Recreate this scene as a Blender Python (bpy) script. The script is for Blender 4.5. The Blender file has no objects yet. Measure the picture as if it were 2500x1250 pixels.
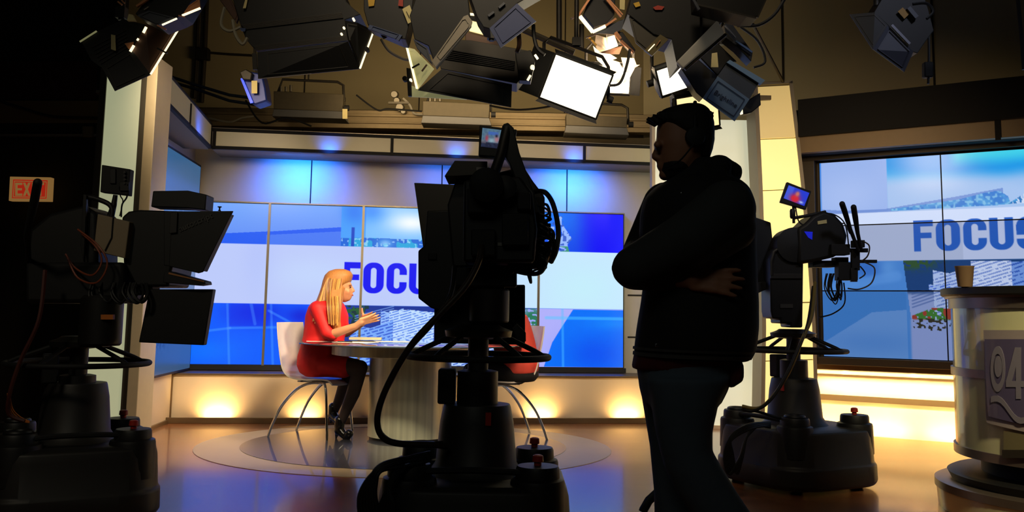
import bpy, bmesh, math, random
import numpy as np
from mathutils import Vector, Matrix, Euler
random.seed(4)
sc = bpy.context.scene
COL = sc.collection
V = Vector
PI = math.pi

# ---------------------------------------------------------------- camera calibration (metres, camera 1 m above the floor)
FPX = 2250.0; CX = 1250.0; CY = 500.0
TH = math.atan(265.0 / FPX); RO = 0.0157
EYE = V((0, 0, 1.0))
_r0 = V((1, 0, 0)); _f = V((0, math.cos(TH), math.sin(TH))); _u0 = V((0, -math.sin(TH), math.cos(TH)))
CR = _r0 * math.cos(RO) + _u0 * math.sin(RO)
CU = -_r0 * math.sin(RO) + _u0 * math.cos(RO)
CF = _f

def ray(px, py):
    return CF * FPX + CR * (px - CX) + CU * (CY - py)
def at(px, py, Y):
    """the point at distance Y in front of the camera that the photograph shows at (px, py)"""
    d = ray(px, py); return EYE + d * (Y / d.y)
def onplane(px, py, P0, n):
    d = ray(px, py); t = (P0 - EYE).dot(n) / d.dot(n); return EYE + d * t
def onz(px, py, z=0.0):
    d = ray(px, py); return EYE + d * ((z - 1.0) / d.z)
def proj(p):
    q = V(p) - EYE; z = q.dot(CF)
    return (CX + FPX * q.dot(CR) / z, CY - FPX * q.dot(CU) / z)

# ---------------------------------------------------------------- materials
def lin(c):
    if isinstance(c, (int, float)): c = (c, c, c)
    return tuple(((x / 255.0) / 12.92 if x / 255.0 <= 0.04045 else ((x / 255.0 + 0.055) / 1.055) ** 2.4) for x in c)
MATS = {}
def mat(name, rgb=(128, 128, 128), rough=0.5, metal=0.0, emit=None, es=1.0, noise=0.0, nscale=20.0, bump=0.0, coat=0.0, alpha=1.0, trans=0.0, stretch=None, ior=None):
    if name in MATS: return MATS[name]
    m = bpy.data.materials.new(name); m.use_nodes = True
    nt = m.node_tree; b = nt.nodes['Principled BSDF']
    c = lin(rgb)
    b.inputs['Base Color'].default_value = (*c, 1)
    b.inputs['Roughness'].default_value = rough
    b.inputs['Metallic'].default_value = metal
    b.inputs['Coat Weight'].default_value = coat
    b.inputs['Alpha'].default_value = alpha
    b.inputs['Transmission Weight'].default_value = trans
    if ior: b.inputs['IOR'].default_value = ior
    if emit is not None:
        b.inputs['Emission Color'].default_value = (*lin(emit), 1); b.inputs['Emission Strength'].default_value = es
    tc = nt.nodes.new('ShaderNodeTexCoord')
    nz = nt.nodes.new('ShaderNodeTexNoise'); nz.inputs['Scale'].default_value = nscale; nz.inputs['Detail'].default_value = 5
    src = tc.outputs['Object']
    if stretch:
        mp = nt.nodes.new('ShaderNodeMapping'); mp.inputs['Scale'].default_value = stretch
        nt.links.new(src, mp.inputs[0]); src = mp.outputs[0]
    nt.links.new(src, nz.inputs['Vector'])
    nv = noise if noise else 0.06
    mr = nt.nodes.new('ShaderNodeMapRange'); mr.inputs['To Min'].default_value = 1 - nv; mr.inputs['To Max'].default_value = 1 + nv
    nt.links.new(nz.outputs['Fac'], mr.inputs['Value'])
    mx = nt.nodes.new('ShaderNodeVectorMath'); mx.operation = 'SCALE'; mx.inputs[0].default_value = c
    nt.links.new(mr.outputs[0], mx.inputs['Scale']); nt.links.new(mx.outputs[0], b.inputs['Base Color'])
    if bump:
        bp = nt.nodes.new('ShaderNodeBump'); bp.inputs['Strength'].default_value = bump; bp.inputs['Distance'].default_value = 0.004
        nt.links.new(nz.outputs['Fac'], bp.inputs['Height']); nt.links.new(bp.outputs[0], b.inputs['Normal'])
    MATS[name] = m
    return m

# ---------------------------------------------------------------- objects
WM = {}
def tag(o, label=None, cat=None, group=None, kind=None):
    if label: o['label'] = label
    if cat: o['category'] = cat
    if group: o['group'] = group
    if kind: o['kind'] = kind
    return o
def thing(name, label, cat, loc=(0, 0, 0), rotz=0.0, group=None):
    o = bpy.data.objects.new(name, None); COL.objects.link(o)
    o.location = loc; o.rotation_euler = (0, 0, rotz); o.empty_display_size = 0.05
    WM[o.name] = Matrix.Translation(V(loc)) @ Matrix.Rotation(rotz, 4, 'Z')
    return tag(o, label, cat, group)

def frame(z):
    z = V(z).normalized(); a = V((0, 0, 1)) if abs(z.z) < 0.95 else V((0, 1, 0))
    x = a.cross(z).normalized(); return x, z.cross(x), z

class MB:
    def __init__(s): s.v = []; s.f = []; s.mi = []; s.cur = 0
    def add(s, vs, fs):
        n = len(s.v); s.v += [V(p) for p in vs]
        for f in fs: s.f.append([i + n for i in f]); s.mi.append(s.cur)
        return s
    def hexa(s, p):            # 8 corners: bottom loop 0-3, top loop 4-7
        return s.add(p, [(3, 2, 1, 0), (4, 5, 6, 7), (0, 1, 5, 4), (1, 2, 6, 5), (2, 3, 7, 6), (3, 0, 4, 7)])
    def box(s, c, d, R=None):
        c = V(c); hx, hy, hz = d[0] / 2, d[1] / 2, d[2] / 2
        P = [V((x, y, z)) for z in (-hz, hz) for x, y in ((-hx, -hy), (hx, -hy), (hx, hy), (-hx, hy))]
        if R is not None: P = [R @ p for p in P]
        return s.hexa([c + p for p in P])
    def bar(s, a, b, w, h, up=(0, 0, 1)):
        a, b = V(a), V(b); z = (b - a).normalized(); x = V(up).cross(z)
        if x.length < 1e-4: x = V((1, 0, 0)).cross(z)
        x.normalize(); y = z.cross(x)
        P = [q + x * (w / 2 * i) + y * (h / 2 * j) for q in (a, b) for i, j in ((-1, -1), (1, -1), (1, 1), (-1, 1))]
        return s.hexa(P)
    def cyl(s, a, b, r, r2=None, n=20, cap=True):
        a, b = V(a), V(b); r2 = r if r2 is None else r2
        x, y, z = frame(b - a); vs = []
        for q, rr in ((a, r), (b, r2)):
            vs += [q + (x * math.cos(2 * PI * i / n) + y * math.sin(2 * PI * i / n)) * rr for i in range(n)]
        fs = [(i, (i + 1) % n, n + (i + 1) % n, n + i) for i in range(n)]
        if cap: fs += [tuple(range(n - 1, -1, -1)), tuple(range(n, 2 * n))]
        return s.add(vs, fs)
    def tube(s, pts, r, n=8, closed=False):
        pts = [V(p) for p in pts]; m = len(pts); vs = []
        rr = r if isinstance(r, (list, tuple)) else [r] * m
        prev = None
        for i, p in enumerate(pts):
            if closed: t = pts[(i + 1) % m] - pts[i - 1]
            else: t = pts[min(i + 1, m - 1)] - pts[max(i - 1, 0)]
            if t.length < 1e-9: t = V((0, 0, 1))
            t.normalize()
            if prev is None: x, y, _ = frame(t)
            else:
                x = prev - t * prev.dot(t)
                if x.length < 1e-5: x = frame(t)[0]
                x.normalize(); y = t.cross(x)
            prev = x
            vs += [p + (x * math.cos(2 * PI * k / n) + y * math.sin(2 * PI * k / n)) * rr[i] for k in range(n)]
        fs = []
        for i in range(m if closed else m - 1):
            j = (i + 1) % m
            fs += [(i * n + k, i * n + (k + 1) % n, j * n + (k + 1) % n, j * n + k) for k in range(n)]
        if not closed: fs += [tuple(range(n - 1, -1, -1)), tuple(range((m - 1) * n, m * n))]
        return s.add(vs, fs)
    def lathe(s, c, prof, n=32, M=None, sx=1.0, sy=1.0):     # prof: (r, z)
        c = V(c); vs = []
        for r, z in prof:
            for k in range(n):
                p = V((r * sx * math.cos(2 * PI * k / n), r * sy * math.sin(2 * PI * k / n), z))
                if M is not None: p = M @ p
                vs.append(c + p)
        m = len(prof); fs = []
        for i in range(m - 1):
            fs += [(i * n + k, i * n + (k + 1) % n, (i + 1) * n + (k + 1) % n, (i + 1) * n + k) for k in range(n)]
        fs += [tuple(range(n - 1, -1, -1)), tuple(range((m - 1) * n, m * n))]
        return s.add(vs, fs)
    def prism(s, pts, ext):
        pts = [V(p) for p in pts]; ext = V(ext); n = len(pts)
        nn = V((0, 0, 0))
        for i in range(n): nn += pts[i].cross(pts[(i + 1) % n])
        if nn.dot(ext) > 0: pts = pts[::-1]
        vs = pts + [p + ext for p in pts]
        fs = [tuple(range(n)), tuple(range(2 * n - 1, n - 1, -1))] + [((i + 1) % n, i, n + i, n + (i + 1) % n) for i in range(n)]
        return s.add(vs, fs)
    def ppx(s, poly, Y, t):    # outline in photo pixels at distance Y, t metres thick (away from the camera)
        return s.prism([at(x, y, Y) for x, y in poly], (0, t, 0))
    def bpx(s, x0, y0, x1, y1, Y, t):
        return s.ppx([(x0, y0), (x1, y0), (x1, y1), (x0, y1)], Y, t)
    def sph(s, c, r, n=14, M=None):
        r = (r, r, r) if isinstance(r, (int, float)) else r
        c = V(c); vs = [V((0, 0, -1))]; m = max(6, n // 2 + 2)
        for i in range(1, m):
            a = -PI / 2 + PI * i / m
            vs += [V((math.cos(a) * math.cos(2 * PI * k / n), math.cos(a) * math.sin(2 * PI * k / n), math.sin(a))) for k in range(n)]
        vs.append(V((0, 0, 1)))
        vs = [V((p.x * r[0], p.y * r[1], p.z * r[2])) for p in vs]
        if M is not None: vs = [M @ p for p in vs]
        fs = [(0, 1 + (k + 1) % n, 1 + k) for k in range(n)]
        for i in range(m - 2):
            a = 1 + i * n
            fs += [(a + k, a + (k + 1) % n, a + n + (k + 1) % n, a + n + k) for k in range(n)]
        a = 1 + (m - 2) * n; L = len(vs) - 1
        fs += [(a + k, a + (k + 1) % n, L) for k in range(n)]
        return s.add([c + p for p in vs], fs)
    def cap(s, a, b, ra, rb=None, n=14):  # tapered capsule
        rb = ra if rb is None else rb
        s.sph(a, ra, n); s.sph(b, rb, n); return s.cyl(a, b, ra, rb, n)
    def rings(s, R):           # list of rings (same count) -> closed surface
        n = len(R[0]); vs = [p for r in R for p in r]; fs = []
        for i in range(len(R) - 1):
            fs += [(i * n + k, i * n + (k + 1) % n, (i + 1) * n + (k + 1) % n, (i + 1) * n + k) for k in range(n)]
        fs += [tuple(range(n - 1, -1, -1)), tuple(range((len(R) - 1) * n, len(R) * n))]
        return s.add(vs, fs)
    def build(s, name, m, parent=None, bevel=0.0, smooth=True, remesh=0.0, sm=0, angle=38, label=None, local=False, seg=2, fix=True):
        me = bpy.data.meshes.new(name)
        vs = s.v
        if parent is not None and not local:
            iv = WM[parent.name].inverted(); vs = [iv @ p for p in vs]
        me.from_pydata([tuple(p) for p in vs], [], s.f)
        for mm in (m if isinstance(m, (list, tuple)) else [m]): me.materials.append(mm)
        if isinstance(m, (list, tuple)) and len(m) > 1: me.polygons.foreach_set('material_index', s.mi)
        if fix:
            bm = bmesh.new(); bm.from_mesh(me); bmesh.ops.recalc_face_normals(bm, faces=bm.faces); bm.to_mesh(me); bm.free()
        o = bpy.data.objects.new(name, me); COL.objects.link(o)
        if parent is not None:
            o.parent = parent; WM[o.name] = WM[parent.name]
        else: WM[o.name] = Matrix.Identity(4)
        if remesh:
            md = o.modifiers.new('r', 'REMESH'); md.mode = 'VOXEL'; md.voxel_size = remesh; md.use_smooth_shade = True
            if sm:
                ms = o.modifiers.new('s', 'SMOOTH'); ms.iterations = sm; ms.factor = 0.5
            dg = bpy.context.evaluated_depsgraph_get(); dg.update()
            m2 = bpy.data.meshes.new_from_object(o.evaluated_get(dg)); o.modifiers.clear(); o.data = m2; me = m2; m2.name = name
        if bevel:
            b = o.modifiers.new('b', 'BEVEL'); b.width = bevel; b.segments = seg; b.limit_method = 'ANGLE'; b.angle_limit = math.radians(35)
        if smooth:
            me.polygons.foreach_set('use_smooth', [True] * len(me.polygons))
            if not remesh: me.set_sharp_from_angle(angle=math.radians(angle))
        if label: o['label'] = label
        return o

def smoothline(P, k=6):       # Catmull-Rom through the points
    P = [V(p) for p in P]; out = []
    for i in range(len(P) - 1):
        p0 = P[max(i - 1, 0)]; p1 = P[i]; p2 = P[i + 1]; p3 = P[min(i + 2, len(P) - 1)]
        for j in range(k):
            t = j / k
            out.append(0.5 * ((2 * p1) + (p2 - p0) * t + (2 * p0 - 5 * p1 + 4 * p2 - p3) * t * t + (3 * p1 - p0 - 3 * p2 + p3) * t ** 3))
    out.append(P[-1]); return out
def cable(name, pxs, r, m, parent=None, k=6, n=6, **kw):     # pxs: (px, py, Y)
    return MB().tube(smoothline([at(*p) for p in pxs], k), r, n).build(name, m, parent, **kw)
# ---------------------------------------------------------------- shared materials
M_black = mat('black_plastic', (20, 20, 20), 0.55, noise=0.15)
M_blackmetal = mat('black_painted_metal', (22, 21, 20), 0.42, 0.3, noise=0.2)
M_dark = mat('dark_rubber', (20, 20, 21), 0.7)
M_grey = mat('grey_cast_housing', (46, 44, 42), 0.5, 0.2, noise=0.1)
M_darkgrey = mat('charcoal_cast_housing', (30, 29, 28), 0.5, 0.2, noise=0.12)
M_steel = mat('brushed_steel', (190, 190, 190), 0.28, 1.0, noise=0.1, nscale=6, stretch=(60, 60, 1))
M_chrome = mat('chrome', (215, 215, 215), 0.1, 1.0)
M_white = mat('white_shell_plastic', (238, 232, 222), 0.35, coat=0.3)
M_red = mat('red_knob', (190, 45, 25), 0.5)
M_orange = mat('orange_tape', (215, 120, 40), 0.6)
M_tag = mat('cream_paper_tag', (225, 210, 150), 0.8)
M_cable_w = mat('pale_cable_sheath', (150, 145, 125), 0.6)
M_cable_b = mat('black_cable_sheath', (16, 16, 16), 0.55)

# ---------------------------------------------------------------- room shell
def struct(o): o['kind'] = 'structure'; return o

def wood():
    m = bpy.data.materials.new('glossy_wood_planks'); m.use_nodes = True; nt = m.node_tree; L = nt.links; b = nt.nodes['Principled BSDF']
    tc = nt.nodes.new('ShaderNodeTexCoord')
    mp = nt.nodes.new('ShaderNodeMapping'); mp.inputs['Rotation'].default_value = (0, 0, 0.03)
    L.new(tc.outputs['Object'], mp.inputs[0])
    br = nt.nodes.new('ShaderNodeTexBrick'); br.inputs['Scale'].default_value = 1.0; br.inputs['Brick Width'].default_value = 1.3; br.inputs['Row Height'].default_value = 0.085
    br.inputs['Mortar Size'].default_value = 0.0012; br.inputs['Color1'].default_value = (*lin((168, 104, 62)), 1); br.inputs['Color2'].default_value = (*lin((140, 84, 48)), 1)
    br.inputs['Mortar'].default_value = (*lin((70, 40, 20)), 1); br.offset = 0.37
    L.new(mp.outputs[0], br.inputs['Vector'])
    mp2 = nt.nodes.new('ShaderNodeMapping'); mp2.inputs['Scale'].default_value = (1.2, 22, 1); L.new(tc.outputs['Object'], mp2.inputs[0])
    nz = nt.nodes.new('ShaderNodeTexNoise'); nz.inputs['Scale'].default_value = 2.5; nz.inputs['Detail'].default_value = 6; L.new(mp2.outputs[0], nz.inputs['Vector'])
    mr = nt.nodes.new('ShaderNodeMapRange'); mr.inputs['To Min'].default_value = 0.75; mr.inputs['To Max'].default_value = 1.25; L.new(nz.outputs['Fac'], mr.inputs['Value'])
    mx = nt.nodes.new('ShaderNodeVectorMath'); mx.operation = 'SCALE'; L.new(br.outputs['Color'], mx.inputs[0]); L.new(mr.outputs[0], mx.inputs['Scale'])
    L.new(mx.outputs[0], b.inputs['Base Color']); b.inputs['Roughness'].default_value = 0.27
    b.inputs['Coat Weight'].default_value = 0.5; b.inputs['Coat Roughness'].default_value = 0.1
    bp = nt.nodes.new('ShaderNodeBump'); bp.inputs['Strength'].default_value = 0.12; bp.inputs['Distance'].default_value = 0.002
    L.new(nz.outputs['Fac'], bp.inputs['Height']); L.new(bp.outputs[0], b.inputs['Normal'])
    return m
M_wood = wood()

def stained_wall():
    m = bpy.data.materials.new('stained_tan_wall_paint'); m.use_nodes = True; nt = m.node_tree; L = nt.links; b = nt.nodes['Principled BSDF']
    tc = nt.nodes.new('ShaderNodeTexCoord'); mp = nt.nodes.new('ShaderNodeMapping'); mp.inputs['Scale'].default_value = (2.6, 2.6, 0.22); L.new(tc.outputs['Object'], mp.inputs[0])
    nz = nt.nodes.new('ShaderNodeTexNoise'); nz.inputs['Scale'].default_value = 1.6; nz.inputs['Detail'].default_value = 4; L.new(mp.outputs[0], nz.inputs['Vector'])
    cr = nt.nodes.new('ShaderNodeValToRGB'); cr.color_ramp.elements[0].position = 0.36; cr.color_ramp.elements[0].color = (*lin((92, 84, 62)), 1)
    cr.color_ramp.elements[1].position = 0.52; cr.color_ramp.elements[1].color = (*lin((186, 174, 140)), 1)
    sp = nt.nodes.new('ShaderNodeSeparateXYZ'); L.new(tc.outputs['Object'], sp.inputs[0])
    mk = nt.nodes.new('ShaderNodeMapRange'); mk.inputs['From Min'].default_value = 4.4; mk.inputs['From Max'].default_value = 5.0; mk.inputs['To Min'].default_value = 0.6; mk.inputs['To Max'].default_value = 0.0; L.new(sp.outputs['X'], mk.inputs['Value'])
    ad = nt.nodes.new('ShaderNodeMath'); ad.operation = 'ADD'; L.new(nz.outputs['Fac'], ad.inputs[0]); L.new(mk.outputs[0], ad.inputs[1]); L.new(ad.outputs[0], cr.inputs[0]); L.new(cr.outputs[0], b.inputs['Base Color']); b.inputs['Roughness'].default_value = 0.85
    return m

fl = MB().add([(-7, -3, 0), (8, -3, 0), (8, 12, 0), (-7, 12, 0)], [(0, 1, 2, 3)]).build('floor', M_wood, fix=False); struct(fl)
M_tan = mat('tan_painted_concrete', (176, 162, 124), 0.85, noise=0.1, nscale=1.5)
M_shell = mat('dark_studio_wall', (58, 48, 38), 0.9, noise=0.2, nscale=2)
struct(MB().box((0.5, 11.1, 2.7), (15.2, 0.2, 5.4)).build('wall_back', M_tan, smooth=False))
struct(MB().box((-7.1, 4.5, 2.7), (0.2, 15.4, 5.4)).build('wall_left', M_shell, smooth=False))
struct(MB().box((8.1, 4.5, 2.7), (0.2, 15.4, 5.4)).build('wall_right', M_shell, smooth=False))
struct(MB().box((0.5, -3.1, 2.7), (15.2, 0.2, 5.4)).build('wall_front', M_shell, smooth=False))
struct(MB().box((0.5, 4.0, 5.5), (15.4, 14.6, 0.2)).build('ceiling', M_shell, smooth=False))
# right-hand studio wall, running behind the right video wall
RV0 = V((2.75, 8.17, 0)); RVd = V((0.851, -0.525, 0)).normalized(); RVn = V((-RVd.y, RVd.x, 0)) * -1   # towards the camera
if RVn.y > 0: RVn = -RVn
def RP(u, z, off=0.0): p = RV0 + RVd * u + RVn * off; return V((p.x, p.y, z))
def rbox(mb, u0, u1, z0, z1, o0, o1):
    return mb.hexa([RP(u0, z0, o1), RP(u1, z0, o1), RP(u1, z0, o0), RP(u0, z0, o0), RP(u0, z1, o1), RP(u1, z1, o1), RP(u1, z1, o0), RP(u0, z1, o0)])
M_stain = stained_wall()
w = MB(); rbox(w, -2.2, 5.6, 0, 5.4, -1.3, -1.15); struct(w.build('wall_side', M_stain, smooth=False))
m_seam = mat('dark_joint_filler', (40, 34, 26), 0.9)
w = MB()
for u in (-0.62, 0.83, 2.1): rbox(w, u, u + 0.02, 2.3, 5.3, -1.15, -1.14)
struct(w.build('trim_1', m_seam, smooth=False))
# joints and ledge on the back concrete wall
w = MB()
for x in (-4.9, -2.55, -1.15, 0.62, 2.15): w.box((x, 10.995, 3.6), (0.012, 0.012, 3.2))
for z in (3.42,): w.box((0, 10.995, z), (11, 0.014, 0.014))
struct(w.build('trim_2', m_seam, smooth=False))

# ---------------------------------------------------------------- back set flats
BV0 = V((-3.03, 8.8, 0)); BVd = V((4.16, 0.55, 0)).normalized(); BVn = V((BVd.y, -BVd.x, 0))
def BP(u, z, off=0.0): p = BV0 + BVd * u + BVn * off; return V((p.x, p.y, z))
def bbox(mb, u0, u1, z0, z1, o0, o1):
    return mb.hexa([BP(u0, z0, o1), BP(u1, z0, o1), BP(u1, z0, o0), BP(u0, z0, o0), BP(u0, z1, o1), BP(u1, z1, o1), BP(u1, z1, o0), BP(u0, z1, o0)])
def BU(px, py, off=0.0):
    p = onplane(px, py, BV0 + BVn * off, BVn); q = p - BV0; return q.dot(BVd), p.z
def RU(px, py, off=0.0):
    p = onplane(px, py, RV0 + RVn * off, RVn); q = p - RV0; return q.dot(RVd), p.z
M_flat = mat('matt_greige_set_flat', (205, 196, 180), 0.6, noise=0.03)
M_dado = mat('satin_cream_dado_panel', (232, 215, 185), 0.4, noise=0.02, coat=0.15)
UE = 4.75
DO = 0.46   # the dado stands this far in front of the flat
w = MB(); bbox(w, -0.12, UE, 0.0, 2.75, -0.1, 0.0); struct(w.build('wall_set', M_flat, smooth=False))
w = MB()
for px, py in ((760, 430), (1079, 440), (1384, 460)):
    u, z = BU(px, py); bbox(w, u - 0.006, u + 0.006, 2.03, 2.6, 0.0, 0.004)
for z in (0.78, 1.2, 1.78):
    bbox(w, 4.25, UE, z - 0.008, z + 0.008, 0, 0.004)
struct(w.build('trim_3', m_seam, smooth=False))
w = MB(); bbox(w, -0.05, UE, 0.0, 0.405, 0.0, DO); struct(w.build('wall_dado', M_dado, smooth=False))
M_gold = mat('brushed_bronze_trim', (120, 100, 72), 0.4, 0.5)
w = MB(); bbox(w, -0.05, UE, 0.405, 0.425, 0.0, DO + 0.02); struct(w.build('trim_4', M_gold, smooth=False, bevel=0.003))
w = MB(); bbox(w, -0.05, UE, 0.0, 0.05, DO + 0.12, DO + 0.14); struct(w.build('baseboard_back', M_gold, smooth=False, bevel=0.003))
# left set wall
LV0 = V((-2.84, 6.4, 0)); LVd = V((-0.20, 2.42, 0)).normalized(); LVn = V((LVd.y, -LVd.x, 0))
def LP(u, z, off=0.0): p = LV0 + LVd * u + LVn * off; return V((p.x, p.y, z))
def lbox(mb, u0, u1, z0, z1, o0, o1):
    return mb.hexa([LP(u0, z0, o1), LP(u0, z0, o0), LP(u1, z0, o0), LP(u1, z0, o1), LP(u0, z1, o1), LP(u0, z1, o0), LP(u1, z1, o0), LP(u1, z1, o1)])
w = MB(); lbox(w, 0.6, 2.5, 0, 2.6, -0.12, -0.03); struct(w.build('wall_set_left', M_flat, smooth=False))
w = MB(); lbox(w, 0.6, 1.93, 0, 0.42, -0.03, 0.0); struct(w.build('wall_dado_left', M_dado, smooth=False))
w = MB(); lbox(w, 1.915, 1.93, 0, 0.42, 0.0, 0.012); lbox(w, 0.6, 1.95, 0.0, 0.03, 0.0, 0.02); struct(w.build('trim_5', M_gold, smooth=False))

# floor inlay: two round glossy rings under the desk
def disc(z, c, rx, ry, n=96): return [V((c[0] + rx * math.cos(2 * PI * k / n), c[1] + ry * math.sin(2 * PI * k / n), z)) for k in range(n)]
M_inl1 = mat('polished_cream_floor_inlay', (205, 184, 142), 0.38, noise=0.08, nscale=3, coat=0.25)
M_inl2 = mat('polished_grey_floor_inlay', (74, 76, 88), 0.25, noise=0.08, nscale=3, coat=0.6)
pL, pR, pB = onz(440, 1103), onz(1486, 1091), onz(900, 1167)
cx = (pL.x + pR.x) / 2; rx = (pR.x - pL.x) / 2; cy = 7.08; ry = cy - pB.y
DISC = (cx, cy)
w = MB(); w.prism(disc(0.0, (cx, cy), rx, ry), (0, 0, 0.003)); struct(w.build('floor_inlay_outer', M_inl1, smooth=False)); 
qL, qR, qB = onz(563, 1098), onz(1381, 1091), onz(930, 1148)
cx2 = (qL.x + qR.x) / 2; rx2 = (qR.x - qL.x) / 2; cy2 = 7.12; ry2 = cy2 - qB.y
w = MB(); w.prism(disc(0.003, (cx2, cy2), rx2, ry2), (0, 0, 0.003)); struct(w.build('floor_inlay_inner', M_inl2, smooth=False))

# ---------------------------------------------------------------- cornice light boxes
def diffuser(name, rgb, es, base=(200, 190, 160), rough=0.4):
    return mat(name, base, rough, emit=rgb, es=es, noise=0.03)
M_corn = diffuser('frosted_cornice_diffuser', (120, 106, 72), 0.4, (190, 180, 155), 0.35)
M_cornframe = mat('black_cornice_frame', (5, 5, 5), 0.75)
M_soffit = mat('grey_cornice_soffit', (120, 112, 96), 0.7)
CO = 0.47
corn = thing('cornice_lightbox', 'long frosted light box cornice with black frame above the large video wall', 'light box', BP(0.25, 2.46, CO))
z0, z1 = 2.46, 2.655
ub = [0.22] + [BU(px, py, CO)[0] for px, py in ((957, 355), (1427, 375))] + [4.75]
for i in range(3):
    w = MB(); bbox(w, ub[i] + 0.012, ub[i + 1] - 0.012, z0 + 0.03, z1 - 0.03, CO - 0.02, CO - 0.008); w.build('diffuser_panel', M_corn, corn, smooth=False)
w = MB(); bbox(w, 0.2, 4.75, z0, z0 + 0.03, CO - 0.03, CO); bbox(w, 0.2, 4.75, z1 - 0.03, z1, CO - 0.03, CO)
for u in ub: bbox(w, u - 0.014, u + 0.014, z0, z1, CO - 0.03, CO + 0.001)
w.build('frame', M_cornframe, corn, smooth=False)
w = MB(); bbox(w, 0.2, 4.75, z0, z0 + 0.02, 0.0, CO - 0.03); bbox(w, 0.2, 4.75, z1 - 0.02, z1, 0.0, CO - 0.03); w.build('soffit', M_soffit, corn, smooth=False)
# left return
a1 = BP(0.2, 0, CO); a0 = onz(390, 234, z0); a0.z = 0
dd = (a1 - a0).normalized(); nn = V((dd.y, -dd.x, 0))
if nn.x < 0: nn = -nn
a0 = a0 + dd * 0.0
def CP(t, z, o): p = a0 + dd * t + nn * o; return V((p.x, p.y, z))
LT = (a1 - a0).length
def cbox(mb, t0, t1, zz0, zz1, o0, o1):
    return mb.hexa([CP(t0, zz0, o0), CP(t0, zz0, o1), CP(t1, zz0, o1), CP(t1, zz0, o0), CP(t0, zz1, o0), CP(t0, zz1, o1), CP(t1, zz1, o1), CP(t1, zz1, o0)])
corl = thing('cornice_lightbox', 'short frosted light box cornice running toward the viewer at upper left beside the lit pillar', 'light box', CP(LT / 2, z0, 0))
for t0, t1 in ((0.02, LT * 0.52), (LT * 0.52 + 0.02, LT - 0.02)):
    w = MB(); cbox(w, t0, t1, z0 + 0.025, z1 + 0.02, -0.03, -0.01); w.build('diffuser_panel', M_corn, corl, smooth=False)
w = MB(); cbox(w, 0, LT, z0, z0 + 0.025, -0.03, 0); cbox(w, 0, LT, z1 + 0.02, z1 + 0.035, -0.03, 0)
for t in (0, LT * 0.52, LT - 0.02): cbox(w, t, t + 0.02, z0, z1, -0.03, 0.001)
w.build('frame', M_cornframe, corl, smooth=False)
w = MB(); cbox(w, 0, LT + 0.05, z0, z0 + 0.02, -0.42, -0.03); w.build('soffit', M_soffit, corl, smooth=False)

# ---------------------------------------------------------------- left lit pillar
M_lightpanel = diffuser('frosted_pale_green_lightbox', (196, 200, 158), 0.55, (210, 210, 190), 0.45)
M_creamstrip = mat('cream_lacquer_strip', (225, 210, 178), 0.35)
M_greyframe = mat('grey_pillar_frame', (88, 84, 74), 0.5)
YP = 6.2
pil = thing('lit_pillar', 'tall pale lit pillar with cream edge strip beside the left video screen', 'pillar', (at(290, 1060, YP).x, YP, 0))
def xat(px, py, Y): return at(px, py, Y).x
xs = [xat(219, 560, YP), xat(235, 560, YP), xat(322, 560, YP), xat(338, 560, YP), xat(364, 560, YP)]
def zbox(w, x0, x1, y0, y1, z0, z1): return w.box(((x0 + x1) / 2, (y0 + y1) / 2, (z0 + z1) / 2), (x1 - x0, y1 - y0, z1 - z0))
PT = at(360, 140, YP).z
zbox(MB(), xs[1], xs[2], YP + 0.01, YP + 0.1, 0.04, PT).build('light_panel', M_lightpanel, pil, smooth=False)
w = zbox(MB(), xs[0], xs[1], YP, YP + 0.3, 0, PT); zbox(w, xs[2], xs[3], YP, YP + 0.12, 0, PT); zbox(w, xs[1], xs[2], YP, YP + 0.3, 0, 0.04); w.build('frame', M_greyframe, pil, smooth=False)
zbox(MB(), xs[3], xs[4], YP - 0.02, YP + 0.25, 0, PT).build('edge_strip', M_creamstrip, pil, bevel=0.004)

# ---------------------------------------------------------------- white panel and curved lit pillar on the right
M_panelR = diffuser('frosted_white_lightbox', (212, 212, 182), 0.72, (225, 225, 210), 0.4)
Y2 = 8.45
wp = thing('tall_light_panel', 'tall white backlit panel standing behind the man in dark jacket', 'light box', (xat(1715, 1040, Y2), Y2, 0))
x0, x1 = xat(1600, 640, Y2), xat(1836, 640, Y2)
zt = at(1600, 290, Y2).z
zbox(MB(), x0, x1, Y2, Y2 + 0.1, 0.03, zt).build('light_panel', M_panelR, wp, smooth=False)
w = zbox(MB(), x0 - 0.03, x0, Y2 - 0.01, Y2 + 0.12, 0, zt + 0.01); zbox(w, x0, x1 + 0.02, Y2 - 0.01, Y2 + 0.12, 0, 0.03); w.build('edge_strip', M_creamstrip, wp, smooth=False)
YC = 8.0
cp = thing('curved_light_pillar', 'tall arched glowing yellow panelled pillar between white panel and right video wall', 'light box', (xat(1925, 1050, YC), YC, 0))
def Lx(y):   # left edge of the glowing face
    pts = [(200, 1849), (340, 1856), (465, 1862), (620, 1867), (800, 1870), (1060, 1866)]
    for (a, b), (c, d) in zip(pts, pts[1:]):
        if y <= c: return b + (d - b) * (y - a) / (c - a)
    return pts[-1][1]
def Rx(y):
    pts = [(200, 1927), (340, 1944), (465, 1958), (620, 1972), (800, 1984), (1060, 1992)]
    for (a, b), (c, d) in zip(pts, pts[1:]):
        if y <= c: return b + (d - b) * (y - a) / (c - a)
    return pts[-1][1]
M_yel = diffuser('glowing_warm_acrylic', (252, 226, 138), 0.95, (230, 215, 170), 0.4)
M_yel2 = diffuser('dim_warm_acrylic', (205, 172, 102), 0.72, (220, 205, 160), 0.4)
ys = [209, 338, 463, 600, 740, 880, 1052]
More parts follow.
